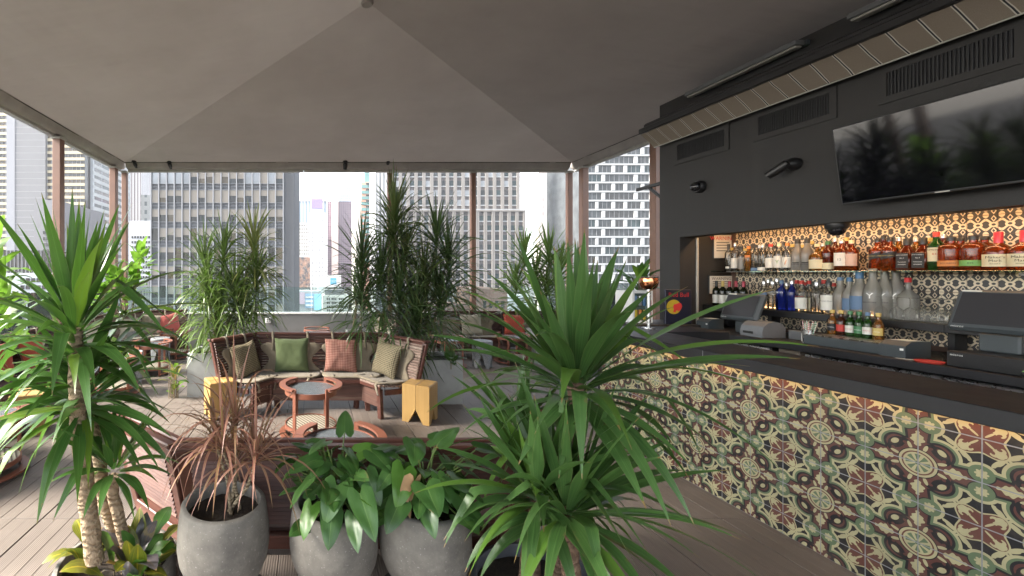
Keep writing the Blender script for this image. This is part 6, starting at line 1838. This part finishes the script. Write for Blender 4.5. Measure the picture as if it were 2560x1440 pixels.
def gridmat(name, wall, win, pw, ph, fw, fh, rough=0.5):
    """far facade: window grid in the material, pitch pw x ph metres, window share fw x fh"""
    t = MT(name); x, y, z = t.xyz(t.pos())
    u = ((x + y) / pw).fr(); v = (z / ph).fr()
    cell = ((((x + y) / pw).fl() * 12.9898 + (z / ph).fl() * 78.233).sin() * 43758.5).fr()
    f = (u - 0.5).ab().lt(fw / 2) * (v - 0.5).ab().lt(fh / 2)
    c = t.mixc(f, wall, t.mixc(cell * 0.6, win, tuple(min(1, q * 2.2) for q in win)))
    return t.done(t.pbsdf(c, rough, 0, None, 0.4))
def xpix(px, Y): return (px - CX) * Y / F
def zpix(py, Y): return H - (py - CY) * Y / F
def body(par, px0, px1, ztop, Y, depth, mt, name='wall', z0=GZ):
    return part(name, MB().box(xpix(px0, Y), xpix(px1, Y), Y, Y + depth, z0, ztop).mesh(name, mt, 0), par)
def tower(name, label, px0, px1, pytop, Y, depth, mt, group=None):
    t = thing(name, label, 'building', (xpix((px0 + px1) / 2, Y), Y + depth / 2, GZ), 0, group)
    b = MB().box(xpix(px0, Y), xpix(px1, Y), Y, Y + depth, GZ, zpix(pytop, Y))
    M = Matrix.Translation(-t.location)
    b.v = [tuple(M @ Vector(q)) for q in b.v]
    part('wall', b.mesh('wall', mt, 0), t)
    return t
def put(par, name, me, x, y, z, rz=0.0, sc=None):
    return part(name, me, par, Vector((x, y, z)) - par.location, (0, 0, rz), sc)
def unit(mt, name='pane'):
    return MB().box(-0.5, 0.5, -0.5, 0.5, -0.5, 0.5).mesh(name, mt, 0)
u_dark, u_teal, u_sky, u_warm, u_grey = unit(w_dark), unit(w_teal), unit(w_sky), unit(w_warm), unit(w_grey)
u_blind, u_steel, u_span, u_white, u_cream, u_stone, u_spdk, u_sill = unit(f_blind, 'blind'), unit(f_steel, 'mullion'), unit(f_span, 'spandrel'), unit(f_white, 'band'), unit(f_cream, 'band'), unit(f_stone2, 'pier'), unit(f_spdk, 'spandrel'), unit(f_sill, 'sill')
def box_at(par, name, me, x0, x1, y0, y1, z0, z1):
    return put(par, name, me, (x0 + x1) / 2, (y0 + y1) / 2, (z0 + z1) / 2, 0, (x1 - x0, y1 - y0, z1 - z0))

# glass office tower
Yg = 82.0
g = tower('office_tower', 'grey glass office tower with steel mullions and cream blinds', 378, 709, 150, Yg, 34, f_span)
bayp = 19.35; fl_h = 3.727; zb = 15.26
rr = random.Random(77)
nb = 17
x0g = xpix(379.5, Yg); bw = bayp * Yg / F
for kf in range(-6, 4):
    z0 = zb + kf * fl_h; z1 = z0 + 2.43
    for bcol in range(nb):
        xa = x0g + bcol * bw + 0.10; xb = xa + bw - 0.20
        u = rr.random()
        leftish = bcol / nb
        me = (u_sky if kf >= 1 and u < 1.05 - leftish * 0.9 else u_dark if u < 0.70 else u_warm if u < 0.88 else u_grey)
        p_ = box_at(g, 'pane', me, xa, xb, Yg - 0.12, Yg - 0.02, z0, z1)
        if me is not u_sky or rr.random() < 0.2:
            h = rr.choice((1.0, 1.0, 0.6, 0.45, 0.6, 0.45) if kf >= -1 else (0.0, 0.4, 0.4, 0.55, 0.0, 0.7)) * 2.43
            if h > 0:
                bl_ = box_at(g, 'blind', u_blind, xa + 0.02, xb - 0.02, Yg - 0.16, Yg - 0.125, z1 - h, z1)
    box_at(g, 'ledge', u_steel, x0g, x0g + nb * bw, Yg - 0.26, Yg - 0.02, z0 - 0.10, z0)
    box_at(g, 'ledge', u_steel, x0g, x0g + nb * bw, Yg - 0.26, Yg - 0.02, z1, z1 + 0.10)
    box_at(g, 'ledge', u_steel, x0g, x0g + nb * bw, Yg - 0.20, Yg - 0.02, z1 + 0.60, z1 + 0.68)
for bcol in range(nb + 1):
    xm = x0g + bcol * bw
    box_at(g, 'mullion', u_steel, xm - 0.10, xm + 0.10, Yg - 0.55, Yg - 0.02, -14, 32)
box_at(g, 'corner_pier', unit(f_pier, 'corner_pier'), xpix(709, Yg), xpix(736, Yg), Yg - 0.3, Yg + 34, GZ, zpix(150, Yg))
for k in range(9):
    xm = xpix(710.5 + k * 2.9, Yg); box_at(g, 'pier_rib', u_span, xm, xm + 0.09, Yg - 0.40, Yg - 0.31, -14, 32)

# white grid apartment tower
Yw = 148.0
t = tower('apartment_tower', 'white grid apartment tower with staggered dark windows', 1466, 1920, 300, Yw, 24.9, w_grey)
A_ = [(1467.5, 1486.7), (1493.8, 1527), (1535.4, 1557), (1565.4, 1600), (1608.3, 1640), (1648, 1690)]
B_ = [(1467.5, 1502), (1510.4, 1582.5), (1591.7, 1621), (1629, 1690)]
fp = 22.6 * Yw / F
ztop = zpix(414.6, Yw)
for k in range(-3, 17):
    zt = ztop - k * fp; zb_ = zt - 2.36
    box_at(t, 'floor_band', u_white, xpix(1466, Yw), xpix(1900, Yw), Yw - 0.55, Yw - 0.001, zt + 0.12, zt + fp - 2.36 - 0.12)
    pat = A_ if k % 2 == 0 else B_
    xe = xpix(1466, Yw)
    for (a, b) in pat:
        xa, xb = xpix(a, Yw), xpix(b, Yw)
        if xa > xe: box_at(t, 'pier', u_white, xe, xa, Yw - 0.54, Yw - 0.001, zb_, zt)
        me = rr.choice((u_grey, u_teal, u_grey, u_dark, u_grey))
        box_at(t, 'pane', me, xa, xb, Yw - 0.18, Yw - 0.10, zb_, zt)
        n = max(1, int((xb - xa) / 1.9))
        for q in range(1, n + 1):
            xm = xa + (xb - xa) * q / (n + 1)
            box_at(t, 'mullion', u_steel, xm - 0.05, xm + 0.05, Yw - 0.26, Yw - 0.18, zb_, zt)
        xe = xb
    box_at(t, 'pier', u_white, xe, xpix(1900, Yw), Yw - 0.54, Yw - 0.001, zb_, zt)
# its receding left face
t2_ = thing('apartment_wing', 'white grid wing turned away left of the white grid tower', 'building', (xpix(1466, Yw), Yw, GZ), math.atan2(Yw * 0.17, -(xpix(1466, Yw) - xpix(1393, Yw * 1.17))))
Lw = math.hypot(xpix(1466, Yw) - xpix(1393, Yw * 1.17), Yw * 0.17)
def loc_box(name, me, xa, xb, ya, yb, za, zb):
    part(name, me, t2_, ((xa + xb) / 2, (ya + yb) / 2, (za + zb) / 2 - GZ), None, (xb - xa, yb - ya, zb - za))
part('wall', MB().box(0, Lw, -0.4, 0, 0, zpix(300, Yw) - GZ).mesh('wall', w_grey, 0), t2_)
for k in range(-3, 17):
    zt = ztop - k * fp; zb_ = zt - 2.36
    loc_box('floor_band', u_white, 0, Lw, 0.001, 0.5, zt, zt + fp - 2.36)
    for q in range(4):
        xa = Lw * q / 4; w_ = Lw / 4
        loc_box('pier', u_white, xa, xa + w_ * (0.35 if (q + k) % 2 else 0.2), 0.001, 0.49, zb_, zt)
        loc_box('pane', rr.choice((u_grey, u_teal, u_dark)), xa + w_ * (0.35 if (q + k) % 2 else 0.2), xa + w_, 0.05, 0.12, zb_, zt)

# grey stone office tower with a setback
Ys = 160.0
t = tower('stone_tower', 'grey stone office tower with a railed setback', 1000, 1312, 529, Ys, 8, f_spdk)
pit = 19.6
rowp = 24.1 * Ys / F
zset = zpix(529, Ys)
cnt = 0
zr0 = zpix(552, Ys)
for r_ in range(0, 10):
    zb_ = zr0 - r_ * rowp
    for c_ in range(16):
        xa = xpix(1001 + c_ * pit, Ys) + 0.1; xb = xa + 11.2 * Ys / F
        if xb > xpix(1311, Ys): continue
        box_at(t, 'pane', rr.choice((u_teal, u_dark, u_grey, u_teal)), xa, xb, Ys - 0.10, Ys - 0.02, zb_, zb_ + 12.5 * Ys / F)
    box_at(t, 'sill', u_sill, xpix(1000, Ys), xpix(1312, Ys), Ys - 0.22, Ys - 0.02, zb_ - 0.42, zb_ - 0.02)
for c_ in range(17):
    xa = xpix(1001 + c_ * pit - 8.0, Ys)
    for q in (0, 4.4):
        box_at(t, 'pier', u_stone, max(xpix(1000, Ys), xa + q * Ys / F), min(xa + (q + 3.6) * Ys / F, xpix(1312, Ys)), Ys - 0.5, Ys - 0.02, -20, zset)
box_at(t, 'parapet_rail', u_sill, xpix(1050, Ys), xpix(1312, Ys), Ys - 0.5, Ys - 0.3, zset + 0.6, zset + 0.95)
box_at(t, 'parapet_band', u_stone, xpix(1000, Ys), xpix(1312, Ys), Ys - 0.6, Ys + 2, zset, zset + 0.5)
up_ = box_at(t, 'upper_wall', unit(f_spdk, 'upper_wall'), xpix(984, Ys + 3), xpix(1300, Ys + 3), Ys + 3, Ys + 10, zset - 14, zpix(340, Ys))
Yu = Ys + 3
for r_ in range(0, 5):
    zb_ = zpix(512, Yu) + r_ * rowp
    for c_ in range(16):
        xa = xpix(985 + c_ * pit, Yu) + 0.1; xb = xa + 11.2 * Yu / F
        box_at(t, 'pane', rr.choice((u_teal, u_dark, u_sky, u_grey)), xa, xb, Yu - 0.10, Yu - 0.02, zb_, zb_ + 12.5 * Yu / F)
    box_at(t, 'sill', u_sill, xpix(984, Yu), xpix(1300, Yu), Yu - 0.22, Yu - 0.02, zb_ - 0.42, zb_ - 0.02)
for c_ in range(17):
    xa = xpix(985 + c_ * pit - 8.0, Yu)
    box_at(t, 'pier', u_stone, max(xpix(984, Yu), xa), min(xa + 8.0 * Yu / F, xpix(1300, Yu)), Yu - 0.4, Yu - 0.02, zset - 14, zpix(340, Yu))

# cream banded tower with a grey shaft at the far left
Yc = 200.0
t = tower('banded_tower', 'tall tower with cream bands and a blank grey shaft', -120, 212, 120, Yc, 50, w_dark)
bp_ = 15.9 * Yc / F
box_at(t, 'shaft', unit(f_shaft, 'shaft'), xpix(45, Yc), xpix(120, Yc), Yc - 2.0, Yc, GZ, zpix(118, Yc))
box_at(t, 'shaft_edge', unit(f_shaft2, 'shaft_edge'), xpix(24, Yc), xpix(45, Yc), Yc - 2.2, Yc, GZ, zpix(118, Yc))
for k in range(-2, 34):
    z0 = zpix(640, Yc) + k * bp_
    for (a, b) in ((-120, 24), (120, 212)):
        box_at(t, 'cream_band', u_cream, xpix(a, Yc), xpix(b, Yc), Yc - 0.6, Yc - 0.02, z0, z0 + bp_ * 0.44)
        box_at(t, 'ribbon_window', rr.choice((u_dark, u_warm, u_grey, u_dark)), xpix(a, Yc), xpix(b, Yc), Yc - 0.12, Yc - 0.03, z0 + bp_ * 0.44, z0 + bp_)
    box_at(t, 'shaft_joint', u_sill, xpix(45, Yc), xpix(120, Yc), Yc - 2.03, Yc - 2.0, z0, z0 + 0.12)
for (a, b, n) in ((-20, 24, 5), (120, 212, 9)):
    for q in range(n):
        xm = xpix(a + (b - a) * q / n, Yc)
        box_at(t, 'mullion', u_steel, xm - 0.08, xm + 0.08, Yc - 0.3, Yc - 0.12, -40, 110)
# white ribbed tower, side face receding
Yp = 205.0
xs_ = xpix(232, Yp)
t = thing('ribbed_tower', 'white tower with dark window bands receding beside the cream banded tower', 'building', (xs_, Yp, GZ))
part('wall', MB().box(xpix(206, Yp) - xs_, 0, 0, 42, 0, 190).mesh('wall', f_pale, 0), t)
for k in range(0, 44):
    z0 = 12 + k * 3.5
    part('window_band', u_dark if k % 3 else u_teal, t, (0.06, 13.0, z0 + 0.8), None, (0.1, 7.5, 1.6))
    part('window_band', u_dark if k % 4 else u_grey, t, (0.06, 5.0, z0 + 0.8), None, (0.1, 7.0, 1.6))
    part('window_band', u_grey, t, (0.06, 28.0, z0 + 0.8), None, (0.1, 20.0, 1.6))
    part('floor_line', u_sill, t, (0.12, 21.0, z0 + 2.6), None, (0.22, 41.9, 1.7))
# concrete block with curved window corner
t = tower('concrete_block', 'lilac grey concrete block with short window bands before the banded tower', 85, 143, 500, 130, 30, f_conc)
for k in range(8):
    z0 = zpix(585 + k * 15.2, 130)
    box_at(t, 'window_band', u_dark, xpix(108, 130), xpix(139, 130), 129.8, 129.99, z0, z0 + 0.95)
for k in range(8):
    for q in range(4):
        z0 = zpix(585 + k * 15.2, 130); xm = xpix(108 + q * 8.5, 130)
        box_at(t, 'mullion', u_steel, xm - 0.06, xm + 0.06, 129.7, 129.79, z0, z0 + 0.95)
t = tower('podium_building', 'pale blue podium building low at the left with paired windows', -60, 165, 683, 105, 20, f_pale)
for k in range(3):
    for q in range(7):
        xa = xpix(52 + q * 13.5, 105); z0 = zpix(705 + k * 18, 105)
        box_at(t, 'window', u_dark, xa, xa + 0.9, 104.8, 104.99, z0, z0 + 1.0)
t = tower('glass_annex', 'dark glass annex behind the pale podium building', -60, 110, 626, 118, 12, w_dark)
for q in range(14):
    xm = xpix(-20 + q * 9.5, 118); box_at(t, 'fin', u_steel, xm, xm + 0.12, 117.7, 117.99, -5, zpix(626, 118))
# towers seen between the posts, far left
tower('striped_tower', 'distant dark tower with close white vertical stripes', 316, 353, 300, 300, 30, gridmat('vertical_stripes', (0.422, 0.428, 0.449), (0.132, 0.120, 0.132), 2.2, 300, 0.5, 0.999))
tower('stepped_tower', 'distant white stepped office tower', 352, 380, 487, 260, 30, gridmat('white_deco_grid', (0.462, 0.469, 0.462), (0.144, 0.162, 0.168), 3.6, 5.2, 0.45, 0.5))
t = tower('slab_block', 'pale grey slab block with small dark windows right of the corner post', 322, 379, 552, 190, 26, facade('pale_grey_panel', (0.48, 0.50, 0.53)))
for k in range(12):
    for q in range(7):
        xa = xpix(329 + q * 7.0, 190); z0 = zpix(596 + k * 12.5, 190)
        box_at(t, 'window', u_dark, xa, xa + 0.75, 189.8, 189.99, z0, z0 + 1.1)
# downtown cluster in the gap
FG = None
t = tower('crowned_tower', 'distant blue striped tower with pale winged crown', 746, 828, 503, 560, 40, gridmat('blue_stripes', (0.490, 0.496, 0.503), (0.132, 0.192, 0.252), 4.2, 600, 0.55, 0.999))
box_at(t, 'crown', unit(facade('pale_crown', (0.74, 0.72, 0.70)), 'crown'), xpix(745, 560), xpix(822, 560), 559, 600, zpix(503, 560), zpix(486, 560))
box_at(t, 'crown_wing', unit(facade('pale_crown2', (0.74, 0.72, 0.70)), 'crown_wing'), xpix(745, 560), xpix(753, 560), 559, 600, zpix(486, 560), zpix(478, 560))
tower('banded_office', 'distant white office with fine horizontal bands below the crowned tower', 734, 776, 556, 470, 30, gridmat('fine_bands', (0.476, 0.469, 0.449), (0.180, 0.174, 0.162), 2.6, 4.0, 0.75, 0.5))
t = tower('deco_tower', 'slim white deco tower topped by a purple sign box', 772, 819, 532, 420, 24, gridmat('deco_grid', (0.517, 0.524, 0.517), (0.228, 0.240, 0.246), 3.3, 4.3, 0.42, 0.48))
box_at(t, 'top_stage', unit(f_white, 'top_stage'), xpix(776, 420), xpix(810, 420), 420.5, 442, zpix(533, 420), zpix(521, 420))
box_at(t, 'sign_box', unit(flat('purple_sign', (0.26, 0.20, 0.46)), 'sign_box'), xpix(779, 420), xpix(807, 420), 420.2, 430, zpix(521, 420), zpix(497, 420))
t = tower('purple_tower', 'plum coloured grid tower with pale pink service shafts', 819, 891, 503, 480, 40, gridmat('plum_grid', (0.231, 0.170, 0.197), (0.078, 0.054, 0.078), 2.5, 2.5, 0.62, 0.62))
box_at(t, 'shaft', unit(facade('pink_shaft', (0.66, 0.52, 0.48)), 'shaft'), xpix(829, 480), xpix(845, 480), 476, 479.9, GZ, zpix(483, 480))
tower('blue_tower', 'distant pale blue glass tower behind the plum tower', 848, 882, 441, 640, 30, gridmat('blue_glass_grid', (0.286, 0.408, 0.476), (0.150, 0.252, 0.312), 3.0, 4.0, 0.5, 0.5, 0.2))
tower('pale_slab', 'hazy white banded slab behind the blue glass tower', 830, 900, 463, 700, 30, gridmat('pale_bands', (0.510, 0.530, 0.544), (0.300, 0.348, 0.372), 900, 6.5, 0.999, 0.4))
t = tower('striped_hotel', 'salmon and teal striped hotel tower', 903, 941, 455, 320, 30, facade('salmon_brick', (0.62, 0.34, 0.25)))
u_tealb = unit(facade('teal_band', (0.16, 0.30, 0.29)), 'teal_band')
for k in range(14):
    z0 = zpix(470 + k * 14.2, 320)
    box_at(t, 'teal_band', u_tealb, xpix(903, 320), xpix(941, 320), 319.6, 319.98, z0, z0 + 2.3)
    box_at(t, 'window', u_teal, xpix(915, 320), xpix(927, 320), 319.3, 319.5, z0 + 2.4, z0 + 3.7)
box_at(t, 'penthouse', u_tealb, xpix(913, 320), xpix(941, 320), 322, 345, zpix(455, 320), zpix(428, 320))
box_at(t, 'side_wall', unit(facade('pale_side', (0.74, 0.69, 0.64)), 'side_wall'), xpix(889, 320), xpix(903, 320), 320.2, 350, GZ, zpix(452, 320))
tower('finned_tower', 'white finned tower between the striped hotel and the stone tower', 940, 986, 330, 260, 30, gridmat('white_fins', (0.449, 0.449, 0.449), (0.120, 0.126, 0.132), 2.3, 400, 0.45, 0.999))
t = tower('billboard_tower', 'building carrying a tall dark picture billboard', 734, 778, 640, 360, 20, facade('pale_mast', (0.66, 0.65, 0.66)))
def poster():
    q = MT('poster_print'); n = q.noise(0.25, 5, 0.65, q.pos()); n2 = q.noise(0.6, 4, 0.6, q.pos())
    c = q.mixc(q.ramp(n, 0.42, 0.62), (0.05, 0.06, 0.07), (0.38, 0.22, 0.15))
    c = q.mixc(X(q.nt, q.ramp(n2, 0.55, 0.7)) * 0.7, c, (0.55, 0.50, 0.46))
    return q.done(q.pbsdf(c, 0.6))
box_at(t, 'poster', unit(poster(), 'poster'), xpix(747, 360), xpix(775, 360), 359.4, 359.9, zpix(729, 360), zpix(643, 360))
box_at(t, 'title_band', unit(flat('poster_dark', (0.06, 0.07, 0.08)), 'title_band'), xpix(747, 360), xpix(775, 360), 359.2, 359.39, zpix(729, 360), zpix(719, 360))
lo = letter(t, 'SKYSCRAPER', 1.5, m_inkw, V(xpix(761, 360), 359.1, zpix(724, 360)) - t.location, M_FACEN)
box_at(t, 'letter_strip', unit(flat('lilac_strip', (0.45, 0.42, 0.55)), 'letter_strip'), xpix(738, 360), xpix(744, 360), 359.3, 359.9, zpix(720, 360), zpix(645, 360))
t = tower('screen_building', 'white stone block with rooftop screen and regular windows', 806, 872, 738, 290, 20, facade('white_stone', (0.66, 0.66, 0.62)))
for k in range(4):
    for (a) in (817, 821.5, 829, 833.5, 838, 847, 851.5, 856):
        box_at(t, 'window', u_dark, xpix(a, 290), xpix(a + 2.8, 290), 289.8, 289.99, zpix(750 + k * 9.5, 290), zpix(745 + k * 9.5, 290))
box_at(t, 'roof_shed', unit(f_span, 'roof_shed'), xpix(812, 290), xpix(860, 290), 292, 305, zpix(738, 290), zpix(725, 290))
sc = thing('screen', 'white rooftop screen with a blue square logo', 'screen', (xpix(833.5, 290), 291, zpix(703, 290)))
part('panel', MB().box(-19.5 * 290 / F, 19.5 * 290 / F, 0, 1.2, -15.5 * 290 / F, 15.5 * 290 / F).mesh('panel', m_white, 0), sc)
bx = part('logo', MB().box(-2.1, 2.1, -0.1, -0.01, -2.2, 2.2).mesh('logo', flat('logo_blue', (0.10, 0.42, 0.62)), 0), sc)
letter(bx, 'AMERICAN', 0.75, m_inkw, (0, -0.15, 0.45), M_FACEN); letter(bx, 'EXPRESS', 0.75, m_inkw, (0, -0.15, -0.45), M_FACEN)
part('frame', MB().box(-20.5 * 290 / F, 20.5 * 290 / F, 0.3, 1.0, -19 * 290 / F, -15.6 * 290 / F).mesh('frame', m_black, 0), sc)
t = tower('annex_tower', 'grey service tower left of the rooftop screen', 793, 809, 700, 330, 16, facade('service_grey', (0.60, 0.62, 0.62)))
t = tower('media_block', 'low block covered with pink and blue screens', 738, 806, 728, 310, 20, facade('screen_wall', (0.4, 0.42, 0.45)))
for (a, b, p, q, c, nm) in ((741, 746, 729, 760, (0.7, 0.12, 0.14), 'red'), (747, 762, 731, 760, (0.62, 0.48, 0.60), 'pink'), (763, 784, 734, 770, (0.32, 0.48, 0.70), 'blue'), (785, 803, 735, 775, (0.30, 0.62, 0.85), 'sky')):
    box_at(t, 'screen', unit(flat('screen_' + nm, c), 'screen'), xpix(a, 310), xpix(b, 310), 309.4, 309.9, zpix(q, 310), zpix(p, 310))
for k in range(3):
    box_at(t, 'screen_stripe', unit(m_inkw, 'screen_stripe'), xpix(764, 310), xpix(783, 310), 309.2, 309.38, zpix(745 + k * 10, 310), zpix(741 + k * 10, 310))
# right of the stone tower
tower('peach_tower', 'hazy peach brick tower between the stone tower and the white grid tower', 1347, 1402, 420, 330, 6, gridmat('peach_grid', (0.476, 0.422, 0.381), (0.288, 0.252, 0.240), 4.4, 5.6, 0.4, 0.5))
t = tower('brick_rooftop', 'low red brick rooftop with dark windows below the stone tower', 1196, 1268, 722, 105, 16, f_brick)
for q in range(4):
    xa = xpix(1208 + q * 15, 105); box_at(t, 'window', u_dark, xa, xa + 0.7, 104.8, 104.99, zpix(770, 105), zpix(752, 105))
tower('roof_plant', 'pale roof plant block below the spiky dracaena', 1268, 1320, 738, 120, 12, facade('roof_white', (0.6, 0.62, 0.63)))
tower('low_roof', 'row of low brick roofs seen below the tallest dracaena', 1086, 1196, 764, 110, 14, f_brick)
tower('mid_block', 'grey block low behind the left parapet glass', 165, 330, 706, 125, 20, gridmat('mid_grid', (0.286, 0.286, 0.286), (0.060, 0.066, 0.072), 2.2, 3.4, 0.5, 0.5))
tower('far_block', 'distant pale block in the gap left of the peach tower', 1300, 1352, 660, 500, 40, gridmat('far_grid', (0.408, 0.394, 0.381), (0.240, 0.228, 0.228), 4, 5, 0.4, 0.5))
tower('right_block', 'pale block beyond the side parapet behind the bar', 1640, 2300, 640, 160, 40, f_pale)

# thin city haze
hz = MB().box(-420, 420, -30, 760, GZ - 1.0, 150).mesh('haze', None if False else m_white, 0)
hz.materials.clear()
mh = bpy.data.materials.new('haze'); mh.use_nodes = True; nh = mh.node_tree; nh.nodes.clear()
oh = nh.nodes.new('ShaderNodeOutputMaterial'); vh = nh.nodes.new('ShaderNodeVolumePrincipled')
vh.inputs['Color'].default_value = (0.92, 0.94, 0.97, 1); vh.inputs['Density'].default_value = 0.00022; vh.inputs['Anisotropy'].default_value = 0.2
nh.links.new(vh.outputs[0], oh.inputs['Volume']); hz.materials.append(mh)
ho = _link('haze', hz, None, None, None, None); ho['kind'] = 'stuff'
